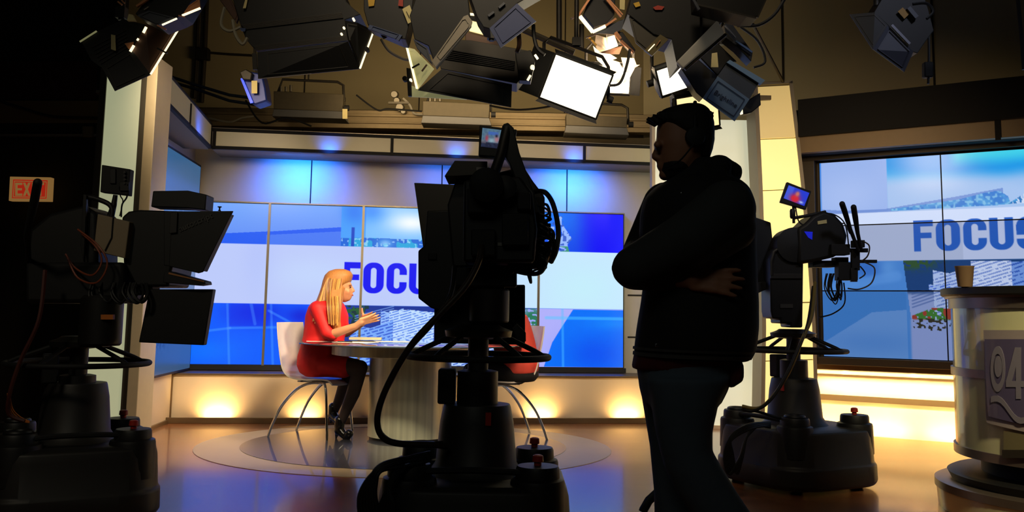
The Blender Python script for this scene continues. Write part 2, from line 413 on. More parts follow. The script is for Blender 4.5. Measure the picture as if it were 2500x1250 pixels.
for i in range(6):
    ya, yb = ys[i] + 1.5, ys[i + 1] - 1.5
    poly = [(Lx(ya), ya + 2), (Rx(ya), ya - 2)] + [(Rx(yb), yb - 2), (Lx(yb), yb + 2)]
    MB().ppx(poly, YC, 0.03).build('acrylic_panel', M_yel2 if i == 0 else M_yel, cp, smooth=False)
fr = [(Lx(y) - 1, y) for y in range(205, 1060, 40)] + [(Lx(1056) - 1, 1056)]
w = MB()
L1 = [(Lx(y) - 9, y) for y in range(200, 1056, 40)] + [(Lx(1056) - 9, 1058)]
L2 = [(Lx(y) + 0.5, y) for y in range(200, 1056, 40)] + [(Lx(1056) + 0.5, 1058)]
R1 = [(Rx(y) - 0.5, y - 3) for y in range(203, 1056, 40)] + [(Rx(1056) - 0.5, 1056)]
R2 = [(Rx(y) + 8, y - 3) for y in range(200, 1056, 40)] + [(Rx(1056) + 8, 1056)]
for A, B in ((L1, L2), (R1, R2)):
    for i in range(len(A) - 1): w.ppx([A[i], B[i], B[i + 1], A[i + 1]], YC - 0.01, 0.3)
w.ppx([(Lx(200) - 9, 200), (Rx(200) + 8, 196), (Rx(200) + 8, 203), (Lx(200) - 9, 208)], YC - 0.01, 0.3)
w.build('frame', mat('pale_grey_pillar_frame', (150, 140, 118), 0.5), cp, smooth=False)
MB().ppx([(Lx(y), y) for y in range(205, 1056, 40)] + [(Rx(y), y) for y in range(1045, 200, -40)], YC + 0.03, 0.25).build('back_box', M_greyframe, cp, smooth=False)

# ---------------------------------------------------------------- right video wall surround
M_rframe = mat('dark_bronze_surround', (62, 54, 42), 0.5, 0.2)
M_drape = mat('black_masking_board', (9, 9, 9), 0.9)
M_tanband = mat('tan_header_board', (128, 108, 80), 0.6)
# header pieces measured against the plane 0.25 m in front of the displays
hz = lambda px, py, o: RU(px, py, o)[1]
def header(name, px, yt, yb, o0, o1, m, u0=-0.3, u1=4.6, n='trim'):
    zt_, zb_ = hz(px, yt, o1), hz(px, yb, o1)
    ww = MB(); rbox(ww, u0, u1, zb_, zt_, o0, o1); return struct(ww.build(name, m, smooth=False))
header('wall_header', 2300, 206, 303, -0.9, 0.3, M_drape, u0=-0.10, u1=4.6)
header('trim_6', 2300, 303, 347, -0.2, 0.26, M_tanband, u0=-0.42)
header('trim_7', 2300, 347, 352, -0.9, 0.18, M_drape, u0=-0.42)
w = MB(); rbox(w, -0.25, 4.6, 2.40, 2.52, -0.05, 0.05); rbox(w, -0.25, -0.03, 0.6, 2.4, -0.05, 0.06); rbox(w, -0.25, 4.6, 0.60, 0.665, -0.05, 0.06)
struct(w.build('trim_8', M_rframe, smooth=False, bevel=0.004))
w = MB(); u_, z_ = RU(2435, 300, 0.27); rbox(w, u_ - 0.02, u_ + 0.02, z_ - 0.14, z_ + 0.12, 0.26, 0.275); struct(w.build('trim_9', M_drape, smooth=False))
M_dadoR = mat('satin_warm_dado_board', (240, 222, 182), 0.5)
w = MB(); rbox(w, -0.8, 4.6, 0.0, 0.52, -0.22, -0.12); struct(w.build('wall_dado_right', M_dadoR, smooth=False))
w = MB(); rbox(w, -0.3, 4.6, 0.285, 0.335, -0.12, -0.1); rbox(w, -0.3, 4.6, 0.52, 0.60, -0.22, 0.0); struct(w.build('trim_10', M_gold, smooth=False))
w = MB(); rbox(w, -0.6, 4.6, 0.6, 2.9, -0.2, -0.06); struct(w.build('wall_set_right', M_rframe, smooth=False))
# ---------------------------------------------------------------- screens: the pictures they show
def screen_mat(name, rough=0.22, es=1.0):
    m = bpy.data.materials.new(name); m.use_nodes = True; nt = m.node_tree; b = nt.nodes['Principled BSDF']
    at_ = nt.nodes.new('ShaderNodeAttribute'); at_.attribute_name = 'picture'
    b.inputs['Base Color'].default_value = (0.01, 0.01, 0.012, 1); b.inputs['Roughness'].default_value = rough
    nt.links.new(at_.outputs['Color'], b.inputs['Emission Color']); b.inputs['Emission Strength'].default_value = es
    b.inputs['Specular IOR Level'].default_value = 0.35
    return m
M_scr = screen_mat('lit_display')
def tolin(c):
    c = np.clip(c, 0, 255) / 255.0
    return np.where(c <= 0.04045, c / 12.92, ((c + 0.055) / 1.055) ** 2.4)
def screen(name, P, nu, nv, fn, parent=None, m=None, ext=None):
    """P(u, v) -> point for u, v in 0..1; fn(u, v) -> sRGB picture"""
    uu, vv = np.meshgrid(np.linspace(0, 1, nu), np.linspace(0, 1, nv))
    c = np.array([P(a, b)[:] for a, b in ((0, 0), (1, 0), (0, 1))])
    U = uu.ravel()[:, None]; W = vv.ravel()[:, None]
    pts = c[0] + (c[1] - c[0]) * U + (c[2] - c[0]) * W
    if parent is not None:
        iv = np.array(WM[parent.name].inverted()); pts = pts @ iv[:3, :3].T + iv[:3, 3]
    idx = np.arange(nu * nv).reshape(nv, nu)
    q = np.stack([idx[:-1, :-1], idx[1:, :-1], idx[1:, 1:], idx[:-1, 1:]], -1).reshape(-1, 4)
    me = bpy.data.meshes.new(name); me.vertices.add(len(pts)); me.vertices.foreach_set('co', pts.ravel().astype(np.float32))
    me.loops.add(q.size); me.loops.foreach_set('vertex_index', q.ravel().astype(np.int32))
    me.polygons.add(len(q)); me.polygons.foreach_set('loop_start', (np.arange(len(q)) * 4).astype(np.int32))
    me.update(calc_edges=True)
    rgb = tolin(fn(uu.ravel(), vv.ravel()))
    a = me.color_attributes.new('picture', 'FLOAT_COLOR', 'POINT')
    a.data.foreach_set('color', np.concatenate([rgb, np.ones((len(rgb), 1))], 1).astype(np.float32).ravel())
    me.materials.append(m or M_scr)
    o = bpy.data.objects.new(name, me); COL.objects.link(o)
    if parent is not None: o.parent = parent; WM[o.name] = WM[parent.name]
    else: WM[o.name] = Matrix.Identity(4)
    return o

def sst(a, b, x): t = np.clip((x - a) / (b - a + 1e-9), 0, 1); return t * t * (3 - 2 * t)
def rng_noise(x, y, s, seed=0):
    r = np.random.RandomState(seed); G = r.rand(64, 64)
    X = x / s; Y = y / s; xi = np.floor(X).astype(int); yi = np.floor(Y).astype(int); fx = X - xi; fy = Y - yi
    fx = fx * fx * (3 - 2 * fx); fy = fy * fy * (3 - 2 * fy)
    g = lambda i, j: G[i % 64, j % 64]
    return (g(xi, yi) * (1 - fx) + g(xi + 1, yi) * fx) * (1 - fy) + (g(xi, yi + 1) * (1 - fx) + g(xi + 1, yi + 1) * fx) * fy
class Pic:
    def __init__(s, x, y): s.x = x; s.y = y; s.c = np.zeros((len(x), 3))
    def put(s, mask, col):
        mask = np.clip(mask, 0, 1)[:, None]; col = np.asarray(col, float)
        s.c = s.c * (1 - mask) + col * mask; return s
    def rect(s, x0, y0, x1, y1, soft=1.0):
        return sst(-soft, soft, s.x - x0) * sst(-soft, soft, x1 - s.x) * sst(-soft, soft, s.y - y0) * sst(-soft, soft, y1 - s.y)
    def blob(s, cx, cy, rx, ry): return np.exp(-(((s.x - cx) / rx) ** 2 + ((s.y - cy) / ry) ** 2))
    def line(s, x0, y0, x1, y1, w):
        dx, dy = x1 - x0, y1 - y0; L = math.hypot(dx, dy); t = np.clip(((s.x - x0) * dx + (s.y - y0) * dy) / L ** 2, 0, 1)
        d = np.hypot(s.x - x0 - t * dx, s.y - y0 - t * dy); return 1 - sst(w * 0.5, w * 1.5, d)
    def poly(s, pts):
        inside = np.zeros(len(s.x), bool); n = len(pts)
        for i in range(n):
            (x0, y0), (x1, y1) = pts[i], pts[(i + 1) % n]
            if y0 == y1: continue
            cond = ((y0 > s.y) != (y1 > s.y)) & (s.x < (x1 - x0) * (s.y - y0) / (y1 - y0) + x0)
            inside ^= cond
        return inside.astype(float)
def rbx(x, y, x0, y0, x1, y1, r, soft):
    cx, cy = (x0 + x1) / 2, (y0 + y1) / 2; hx, hy = (x1 - x0) / 2, (y1 - y0) / 2; r = min(r, hx, hy)
    qx = np.abs(x - cx) - hx + r; qy = np.abs(y - cy) - hy + r
    d = np.hypot(np.maximum(qx, 0), np.maximum(qy, 0)) + np.minimum(np.maximum(qx, qy), 0) - r
    return 1 - sst(-soft, soft, d)
def letter(ch, x, y, x0, x1, y0, y1, soft=0.9):
    """heavy condensed capital in the box; y grows downward"""
    w = x1 - x0; h = y1 - y0; st = w * 0.36; bt = h * 0.17; R = lambda a, b, c, d, r=0: rbx(x, y, a, b, c, d, r, soft)
    if ch == 'F': return np.maximum.reduce([R(x0, y0, x0 + st, y1), R(x0, y0, x1, y0 + h * 0.2), R(x0, y0 + h * 0.4, x1 - w * 0.08, y0 + h * 0.58)])
    if ch == 'I': return R(x0, y0, x1, y1)
    if ch == 'O': return R(x0, y0, x1, y1, w * .45) * (1 - R(x0 + st, y0 + bt, x1 - st, y1 - bt, w * .14))
    if ch == 'C': return R(x0, y0, x1, y1, w * .45) * (1 - R(x0 + st, y0 + bt, x1 - st, y1 - bt, w * .14)) * (1 - R(x0 + w * .5, y0 + h * .38, x1 + 2, y0 + h * .62))
    if ch == 'U': return R(x0, y0 - h, x1, y1, w * .45) * (1 - R(x0 + st, y0 - 2 * h, x1 - st, y1 - bt, w * .14)) * sst(-soft, soft, y - y0)
    if ch == 'S':
        a = R(x0, y0, x1, y1, w * .42)
        up = np.maximum(R(x0 + st, y0 + bt, x1 - st, y0 + h * .44, w * .12), R(x1 - st - 2, y0 + h * .33, x1 + 3, y0 + h * .45))
        lo = np.maximum(R(x0 + st, y0 + h * .56, x1 - st, y1 - bt, w * .12), R(x0 - 3, y0 + h * .55, x0 + st + 2, y0 + h * .67))
        dg = np.exp(-(((y - (y0 + h * .5)) - (x - (x0 + w / 2)) * .55) / (h * .11)) ** 2) > .5
        return np.clip(a * (1 - up) * (1 - lo) + a * dg * 1.0, 0, 1)
    if ch == 'E': return np.maximum.reduce([R(x0, y0, x0 + st, y1), R(x0, y0, x1, y0 + h * .2), R(x0, y0 + h * .41, x1 - w * .08, y0 + h * .59), R(x0, y1 - h * .2, x1, y1)])
    if ch == 'T': return np.maximum(R(x0, y0, x1, y0 + h * .2), R(x0 + w / 2 - st / 2, y0, x0 + w / 2 + st / 2, y1))
    if ch == 'X':
        k = (y - y0) / h
        a = np.abs(x - (x0 + st * .6 + (w - st * 1.2) * k)) < st * .62; b = np.abs(x - (x1 - st * .6 - (w - st * 1.2) * k)) < st * .62
        return (a | b) * R(x0, y0, x1, y1)
    return x * 0

def building(p, x0, y0, x1, y1, skew, rgb, step, dark=(30, 70, 200)):
    m = p.poly([(x0, y0 + skew * .5), (x0 + (x1 - x0) * .45, y0), (x1, y0 + skew), (x1, y1), (x0, y1)])
    p.put(m, rgb); st = np.sin((p.y + (p.x - x0) * 0.32) * 2 * PI / step) > 0.15; cs = rng_noise(p.x, p.y, 5, 3) > 0.32
    p.put(m * st * cs * 0.75, dark)
def back_picture(x, y):
    """x: 457..1519 along the wall, y: 492..893 down it"""
    p = Pic(x, y); n1 = rng_noise(x, y, 90, 1); n2 = rng_noise(x, y, 14, 2); n3 = rng_noise(x, y, 5, 7)
    yt, yb = 594, 743
    t = ((y - 492) / 102)[:, None]
    p.put(np.ones_like(x), (1 - t) * np.array([118, 168, 250]) + t * np.array([96, 140, 245]))
    # upper band
    p.put(p.poly([(457, 574), (660, 560), (830, 545), (830, 594), (457, 594)]) * .85, (22, 84, 240))
    p.put(p.poly([(640, 570), (830, 556), (830, 594), (640, 594)]) * .5, (110, 150, 245))
    p.put(p.rect(826, 490, 890, yt), (70, 160, 250)); p.put(p.blob(860, 505, 30, 30) * .7, (30, 110, 240))
    p.put(p.rect(886, 490, 1160, yt), (120, 190, 255)); p.put(p.blob(1000, 530, 60, 26), (240, 248, 255)); p.put(p.blob(900, 500, 34, 30) * .8, (20, 130, 250))
    g = ((x > 826) & (x < 1160) & (y > 570 + 6 * n1)).astype(float)
    p.put(g * .9, (10, 96, 215)); p.put(g * (n2 > .55) * .7, (30, 190, 225)); p.put(g * (n3 > .72) * .6, (200, 235, 255))
    p.put(p.rect(853, 545, 861, yt) * .9, (10, 60, 190)); p.put(p.blob(935, 584, 16, 10) * .7, (170, 220, 255))
    p.put(p.rect(1050, 555, 1160, yt) * .8, (15, 60, 220))
    p.put(p.rect(1160, 490, 1520, yt), (10, 70, 235)); p.put(p.blob(1330, 500, 90, 60) * .8, (20, 130, 245))
    p.put(sst(1390, 1470, x) * p.rect(1160, 490, 1520, yt), (0, 0, 252))
    c = p.poly([(1330, 594), (1335, 530), (1352, 505), (1366, 500), (1372, 530), (1392, 560), (1380, 575), (1385, 594)])
    p.put(c * (n2 > .35), (150, 185, 255)); p.put(c * (n3 > .62) * .8, (40, 80, 190)); p.put(c * (y > 580) * (n2 > .5), (60, 150, 120))
    # white band
    w = p.rect(440, yt, 1540, yb)
    base = np.array([188, 202, 250]) + np.zeros((len(x), 3)); k = sst(900, 1400, x)[:, None]
    base = base * (1 - k) + np.array([198, 232, 254]) * k
    p.put(w, base); p.put(w * p.blob(760, 670, 120, 50) * .5, (200, 224, 255)); p.put(w * p.blob(1420, 690, 80, 60) * .6, (196, 242, 250)); p.put(w * p.blob(620, 640, 40, 90) * .25, (165, 180, 250))
    # lower band
    lo = sst(-1, 1, y - yb)
    p.put(lo, (0, 92, 255)); p.put(lo * p.blob(620, 765, 70, 30) * .9, (0, 34, 225)); p.put(lo * p.rect(556, yb, 652, 800, 6) * .6, (0, 44, 232))
    p.put(lo * p.blob(735, 772, 36, 22) * .9, (0, 30, 215)); p.put(lo * p.blob(500, 860, 90, 30) * .6, (0, 120, 255))
    for a in ((550, 744, 562, 893, 3), (657, 744, 668, 893, 3), (610, 744, 622, 793, 4)): p.put(lo * p.line(*a) * .35, (110, 170, 255))
    for a in ((457, 818, 560, 804, 3), (560, 804, 700, 800, 3), (652, 760, 730, 800, 3), (440, 830, 500, 812, 3)): p.put(lo * p.line(*a) * .45, (90, 160, 255))
    # photo of the hotels
    ph = lo * p.rect(838, yb, 1312, 900)
    p.put(ph, (16, 50, 150)); p.put(ph * (n2 > .5) * p.rect(838, yb, 900, 800), (12, 50, 60)); p.put(ph * (n3 > .55) * p.rect(838, yb, 890, 780), (30, 90, 50))
    for k in range(5): p.put(ph * p.line(870, 770 + k * 6, 960, 744 + k * 6, 1.3) * .6, (150, 190, 250))
    p2 = Pic(x, y); p2.c = p.c
    building(p2, 930, 762, 985, 850, -14, (150, 190, 252), 7); building(p2, 950, 752, 1060, 870, 6, (190, 220, 255), 6.5, (60, 110, 230))
    building(p2, 860, 800, 960, 893, -20, (120, 170, 250), 8); building(p2, 1080, 760, 1230, 893, 10, (180, 210, 250), 7)
    p.c = np.where((ph > .5)[:, None], p2.c, p.c)
    p.put(ph * p.rect(1230, 745, 1312, 900), (150, 165, 240)); p.put(ph * p.blob(1300, 780, 26, 34) * (n3 > .35) * 1.6, (40, 120, 90))
    sea = lo * p.rect(1312, yb, 1530, 900); p.put(sea, (176, 176, 250))
    p.put(sea * p.poly([(1395, 745), (1530, 745), (1530, 893), (1325, 893), (1345, 830), (1368, 790)]), (0, 112, 250))
    p.put(sea * p.blob(1450, 860, 70, 50) * .7, (0, 70, 240)); p.put(sea * p.blob(1500, 780, 60, 14) * .5, (20, 150, 255))
    p.put(sea * p.line(1330, 767, 1530, 767, 4) * .5, (90, 200, 255)); p.put(sea * p.line(1369, 744, 1372, 893, 3) * .45, (90, 190, 255))
    # lettering
    f = np.zeros_like(x)
    for ch, a, b in (('F', 838, 880), ('O', 884, 934), ('C', 941, 990), ('U', 996, 1044), ('S', 1049, 1096)):
        f = np.maximum(f, letter(ch, x, y, a, b, 634, 712))
    p.put(f, (0, 10, 240)); p.put(p.rect(1102, 622, 1228, 722), (0, 110, 225))
    for k in range(5): p.put(letter('OSICU'[k], x, y, 1112 + k * 23, 1130 + k * 23, 640, 668) * .9, (130, 215, 250))
    return p.c

UL = [BU(457, 893)[0]] + [BU(px, 800)[0] for px in (647.5, 878.5)] + [0, BU(1311, 800)[0], BU(1519.3, 800)[0]]
UL[3] = (UL[2] + UL[4]) / 2
ZB, ZT = 0.475, 2.015
vw = thing('video_wall', 'large bright blue video wall of five tall displays reading FOCUS behind the desk', 'video wall', BP(2.1, 0.475, 0.05))
PXK = [457, 645, 881, 1098, 1311, 1519]
for i in range(5):
    a, b = UL[i], UL[i + 1]; g = 0.006
    body = MB(); bbox(body, a + 0.002, b - 0.002, ZB, ZT, 0.0, 0.05)
    dp = body.build('display_panel', M_black, vw, smooth=False)
    nu = int((b - a) * 128)
    def fn(u, v, i=i): return back_picture(PXK[i] + u * (PXK[i + 1] - PXK[i]), 492 + v * 401)
    screen('screen', lambda u, v: BP(a + g + u * (b - a - 2 * g), ZT - 0.005 - v * (ZT - ZB - 0.012), 0.052), nu * 2, 400, fn, dp)
M_mull = mat('gold_anodised_mullion', (150, 140, 112), 0.35, 0.7)
for i in (1, 2, 4):
    w = MB(); bbox(w, UL[i] - 0.011, UL[i] + 0.011, ZB, ZT + 0.01, 0.05, 0.075); w.build('mullion', M_mull, vw, smooth=False)
w = MB(); bbox(w, UL[0], UL[5] + 0.005, ZT, ZT + 0.012, 0.0, 0.07); bbox(w, UL[5], UL[5] + 0.01, ZB, ZT, 0, 0.06); w.build('top_trim', M_mull, vw, smooth=False)
w = MB(); bbox(w, UL[0] + .02, UL[5] + 0.02, ZB - 0.045, ZB, 0.0, 0.07); w.build('bottom_rail', M_black, vw, smooth=False)
# right video wall
def right_picture(u, z):
    """u metres along the wall, z height; worked in px-like units 290 per metre"""
    x = u * 290.0; y = (2.385 - z) * 290.0
    p = Pic(x, y); n1 = rng_noise(x, y, 60, 4); n2 = rng_noise(x, y, 12, 5); n3 = rng_noise(x, y, 5, 6)
    W = float(x.max())
    p.put(np.ones_like(x), (150, 178, 235)); p.put(p.rect(-5, -5, 5, 600) * .9, (40, 120, 220)); p.put(p.blob(70, 90, 90, 60) * .5, (180, 200, 245))
    s1 = p.rect(165, -10, 3000, 140)
    p.put(s1, (120, 190, 240)); p.put(s1 * sst(60, 10, y + (x - 165) * -.12 - 10 + n1 * 10), (20, 150, 230)); p.put(s1 * sst(300, 330, x) * sst(40, 0, y - 5 * n1), (60, 205, 232))
    p.put(s1 * sst(30, 75, y - n1 * 14) * .8, (176, 196, 238))
    p.put(p.poly([(0, 118), (330, 100), (330, 128), (0, 140)]) * .0, (0, 0, 0))
    p.put(p.poly([(-5, 122), (60, 128), (160, 128), (330, 104), (420, 90), (420, 128), (-5, 140)]) * .7, (96, 130, 205))
    g = p.poly([(172, 129), (240, 122), (330, 112), (380, 100), (412, 96), (430, 110), (436, 130), (172, 134)]); p.put(g * .75, (44, 120, 208)); p.put(g * sst(.4, .7, n2) * .6, (90, 170, 225)); p.put(g * sst(.55, .8, n3) * .7, (150, 205, 235))
    g = p.poly([(470, 70), (560, 40), (900, 10), (900, 128), (430, 128), (480, 95)]); p.put(g * (n3 > .3), (205, 220, 245)); p.put(g * (n3 > .66), (50, 120, 190)); p.put(g * (n2 > .7) * .8, (40, 140, 210))
    wb = p.rect(-10, 136, 3000, 258); p.put(wb, (168, 182, 218)); p.put(p.rect(-10, 136, 3000, 165), (206, 220, 250)); p.put(wb * p.rect(330, 165, 3000, 258) * .7, (186, 200, 238))
    lo = sst(-1, 1, y - 258)
    p.put(lo, (70, 132, 212)); p.put(lo * p.blob(110, 275, 50, 26) * .7, (40, 96, 190)); p.put(lo * p.blob(160, 275, 20, 26) * .6, (100, 160, 230)); p.put(lo * p.line(-10, 330, 180, 296, 12) * .4, (100, 160, 235))
    p.put(lo * p.rect(-10, 330, 200, 600) * .5, (50, 118, 200)); p.put(lo * p.poly([(-10, 470), (120, 385), (200, 378), (200, 520), (-10, 520)]) * .7, (112, 156, 222)); p.put(lo * p.blob(120, 460, 120, 30) * .4, (60, 120, 205))
    ph = lo * p.poly([(196, 258), (3000, 258), (3000, 420), (212, 420)])
    p.put(ph, (22, 62, 120)); p.put(ph * p.blob(222, 262, 44, 16) * (n3 > .4) * 1.5, (45, 80, 50)); p.put(ph * sst(330, 345, y) , (140, 160, 215))
    for k in range(6): p.put(ph * p.line(214, 372 - k * 8, 300, 340 - k * 8, 1.6) * (y > 330) * .6, (60, 90, 160))
    q = Pic(x, y); q.c = p.c
    building(q, 262, 290, 345, 420, -16, (172, 194, 240), 8, (80, 110, 190)); building(q, 252, 318, 300, 330, -3, (150, 180, 235), 7)
    building(q, 345, 262, 430, 400, 0, (196, 212, 246), 8, (90, 120, 200)); building(q, 430, 262, 620, 400, 4, (110, 150, 225), 9, (30, 70, 170))
    p.c = np.where((ph > .5)[:, None], q.c, p.c)
    gd = lo * p.poly([(212, 392), (260, 372), (330, 376), (440, 380), (900, 380), (900, 430), (215, 430)])
    p.put(gd * (n3 > .3), (60, 120, 50)); p.put(gd * (n2 > .66), (150, 60, 50)); p.put(lo * sst(398, 404, y) * sst(205, 212, x), (136, 156, 214)); p.put(lo * p.poly([(212, 398), (900, 398), (900, 428), (215, 428)]) * (n3 > .66), (50, 50, 40))
    f = np.zeros_like(x)
    for ch, (a, b) in zip('FOCUS', ((222, 266), (272, 325), (332, 382), (388, 438), (444, 494))): f = np.maximum(f, letter(ch, x, y, a, b, 160, 236))
    p.put(f * .95, (24, 84, 186)); p.put(p.rect(500, 140, 640, 250), (30, 150, 216))
    for k in range(4): p.put(letter('OIUO'[k], x, y, 512 + k * 30, 534 + k * 30, 170, 220), (215, 235, 250))
    p.put(sst(2, -2, z - 1.245 - 10) * 0, (0, 0, 0))
    return p.c
rvw = thing('video_wall', 'angled right video wall of stacked displays with city picture and FOCUS lettering', 'video wall', RP(1.4, 0.667, 0.0))
us = [0.0, RU(2306, 640)[0]]; dw = us[1]; us = [0, dw, 2 * dw, 3 * dw, 4 * dw]
zr = [0.667, 1.24, 1.812, 2.385]
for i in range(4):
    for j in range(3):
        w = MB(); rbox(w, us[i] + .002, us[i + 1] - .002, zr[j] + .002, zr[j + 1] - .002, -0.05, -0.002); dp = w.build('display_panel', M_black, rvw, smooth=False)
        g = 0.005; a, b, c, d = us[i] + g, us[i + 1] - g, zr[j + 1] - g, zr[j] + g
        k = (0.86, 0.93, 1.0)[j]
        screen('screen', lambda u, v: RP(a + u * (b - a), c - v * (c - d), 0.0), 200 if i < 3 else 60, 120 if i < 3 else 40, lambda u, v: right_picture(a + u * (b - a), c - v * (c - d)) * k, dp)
# left side screen
M_scr_dim = screen_mat('lit_side_display', 0.25, 0.9)
lsw = thing('side_screen', 'dim blue side screen on the left set wall seen at a steep angle', 'screen', LP(1.6, 0.44, 0.0))
w = MB(); lbox(w, 0.6, 2.33, 0.43, 2.36, -0.02, 0.05); w.build('display_panel', M_black, lsw, smooth=False)
def left_picture(u, v):
    x = u * 300; y = v * 560; p = Pic(x, y); n2 = rng_noise(x, y, 16, 9); n3 = rng_noise(x, y, 6, 8)
    p.put(np.ones_like(x), (66, 100, 150)); p.put(sst(160, 0, y), (52, 96, 138)); p.put(p.rect(-5, 60, 400, 150, 20) * .5, (70, 112, 190)); p.put(p.rect(120, 100, 260, 150, 6) * (n2 > .5) * .5, (110, 140, 205))
    p.put(p.rect(-5, 170, 400, 330, 3) * .4, (96, 124, 170)); p.put(sst(400, 430, y) * .8, (48, 82, 122)); p.put(p.blob(120, 470, 40, 26) * (n3 > .5), (24, 50, 84))
    return p.c
screen('screen', lambda u, v: LP(0.62 + u * 1.69, 2.34 - v * 1.89, 0.052), 120, 140, left_picture, lsw, M_scr_dim)
# ---------------------------------------------------------------- anchor desk
DC = V((-0.79, 7.47, 0))
desk = thing('anchor_desk', 'round brushed metal anchor desk with overhanging glass top and drum pedestal', 'desk', DC)
def brushed():
    m = mat('brushed_aluminium_sheet', (222, 220, 192), 0.38, 0.5, noise=0.5, nscale=4.0, stretch=(7, 7, 0.15)); return m  # vertical streaks in the colour stand in for reflections
M_brush = brushed()
MB().lathe(DC, [(0.325, 0.03), (0.325, 0.665)], 64).build('pedestal', M_brush, desk)
MB().lathe(DC, [(0.31, 0), (0.31, 0.03)], 48).build('plinth', M_black, desk)
MB().lathe(DC, [(0.60, 0.655), (0.625, 0.66), (0.625, 0.735), (0.60, 0.74)], 72).build('drum', M_brush, desk)
M_glass = mat('dark_desk_glass', (60, 72, 84), 0.04, 0.0, coat=1.0, noise=0.01)
MB().lathe(DC, [(0.885, 0.742), (0.895, 0.745), (0.895, 0.752), (0.885, 0.755)], 96).build('glass_top', M_glass, desk)
ZG = 0.7555
def sheet(name, label, px, py, w, d, rz, m, th=0.002, z=ZG, cat='paper', group=None):
    p = onz(px, py, z); R = Matrix.Rotation(rz, 3, 'Z')
    mb = MB().box((p.x, p.y, z + th / 2), (w, d, th), R)
    return tag(mb.build(name, m, smooth=False), label, cat, group)
M_paper = mat('white_paper', (240, 236, 226), 0.7); M_manila = mat('cream_paper_stock', (236, 220, 176), 0.7)
sheet('paper_sheet', 'loose white sheet at the left rim of the glass desk beside the woman in red', 795, 833, 0.30, 0.21, 0.2, M_paper)
sheet('paper_sheet', 'white sheet lying across the middle of the glass desk under the notepad', 868, 836, 0.30, 0.21, -0.3, M_paper)
sheet('notepad', 'thick cream notepad on the glass desk under the woman\'s gesturing hands', 893, 829, 0.27, 0.2, 0.1, M_manila, 0.018, z=ZG + 0.002, cat='notepad')
sheet('paper_sheet', 'white sheet farthest right on the desk, close to the dark camera cable', 958, 834, 0.28, 0.2, 0.25, M_paper)
pen_p = onz(842, 834, ZG + 0.006)
pen = MB().tube([pen_p + V((-0.06, 0.02, 0)), pen_p + V((0.06, -0.02, 0.0))], 0.0045, 8).build('pen', M_black); tag(pen, 'black pen resting on the papers in front of the woman in red', 'pen')

# ---------------------------------------------------------------- chairs
def chair(loc, rz, label):
    t = thing('shell_chair', label, 'chair', loc, rz, 'white shell chairs at the anchor desk')
    prof = [(-0.285, 0.90), (-0.27, 0.80), (-0.245, 0.68), (-0.22, 0.58), (-0.19, 0.515), (-0.13, 0.475), (-0.02, 0.462), (0.10, 0.468), (0.19, 0.462), (0.235, 0.43)]
    prof = [(p.x, p.z) for p in smoothline([(a, 0, b) for a, b in prof], 4)]
    n = len(prof); ny = 13; vs = []; fs = []
    for s in (0, 1):
        for i, (x, z) in enumerate(prof):
            a = prof[max(i - 1, 0)]; b = prof[min(i + 1, n - 1)]; tx, tz = b[0] - a[0], b[1] - a[1]; L = math.hypot(tx, tz); nx, nz = tz / L, -tx / L
            for j in range(ny):
                y = (j / (ny - 1) * 2 - 1); wd_ = 0.225 if i > n * 0.35 else 0.20 + 0.025 * i / (n * 0.35)
                cu = 0.03 * (1 - y * y)
                x2 = x - (cu if i < n * 0.4 else 0) * 1.0 + s * -nx * -0.012; z2 = z - (cu * 0.4 if i >= n * 0.4 else 0) + s * nz * 0.012
                vs.append((x2, y * wd_, z2))
    g = lambda s, i, j: s * n * ny + i * ny + j
    for i in range(n - 1):
        for j in range(ny - 1):
            fs.append((g(0, i, j), g(0, i, j + 1), g(0, i + 1, j + 1), g(0, i + 1, j))); fs.append((g(1, i, j), g(1, i + 1, j), g(1, i + 1, j + 1), g(1, i, j + 1)))
    for i in range(n - 1):
        for j in (0, ny - 1): fs.append((g(0, i, j), g(0, i + 1, j), g(1, i + 1, j), g(1, i, j)))
    for j in range(ny - 1):
        for i in (0, n - 1): fs.append((g(0, i, j), g(1, i, j), g(1, i, j + 1), g(0, i, j + 1)))
    MB().add(vs, fs).build('seat_shell', M_white, t, local=True)
    MB().box((0.02, 0, 0.437), (0.24, 0.30, 0.012)).bar((-0.08, -0.19, 0.44), (-0.08, 0.19, 0.44), 0.03, 0.012).build('seat_bracket', M_steel, t, local=True, bevel=0.003)
    for s in (-1, 1):
        y = 0.17 * s
        MB().tube(smoothline([(0.10, y * .9, 0.432), (0.0, y, 0.425), (-0.10, y * 1.1, 0.375), (-0.21, y * 1.22, 0.25), (-0.28, y * 1.28, 0.11), (-0.32, y * 1.3, 0.0)], 5), 0.0105, 10).build('leg', M_chrome, t, local=True)
        MB().tube(smoothline([(0.02, y * .9, 0.436), (0.11, y * .95, 0.430), (0.15, y * 1.05, 0.39), (0.185, y * 1.22, 0.15), (0.20, y * 1.28, 0.0)], 5), 0.0105, 10).build('leg', M_chrome, t, local=True)
    return t
CH1 = V((-1.53, 7.56, 0)); A1 = math.radians(-17)
chair(CH1, A1, 'white shell chair with chrome legs under the woman in the red dress')
CH2 = V((-0.06, 7.62, 0)); A2 = math.radians(180 + 17)
chair(CH2, A2, 'white shell chair with chrome legs behind the center camera, holding the coral jacket person')

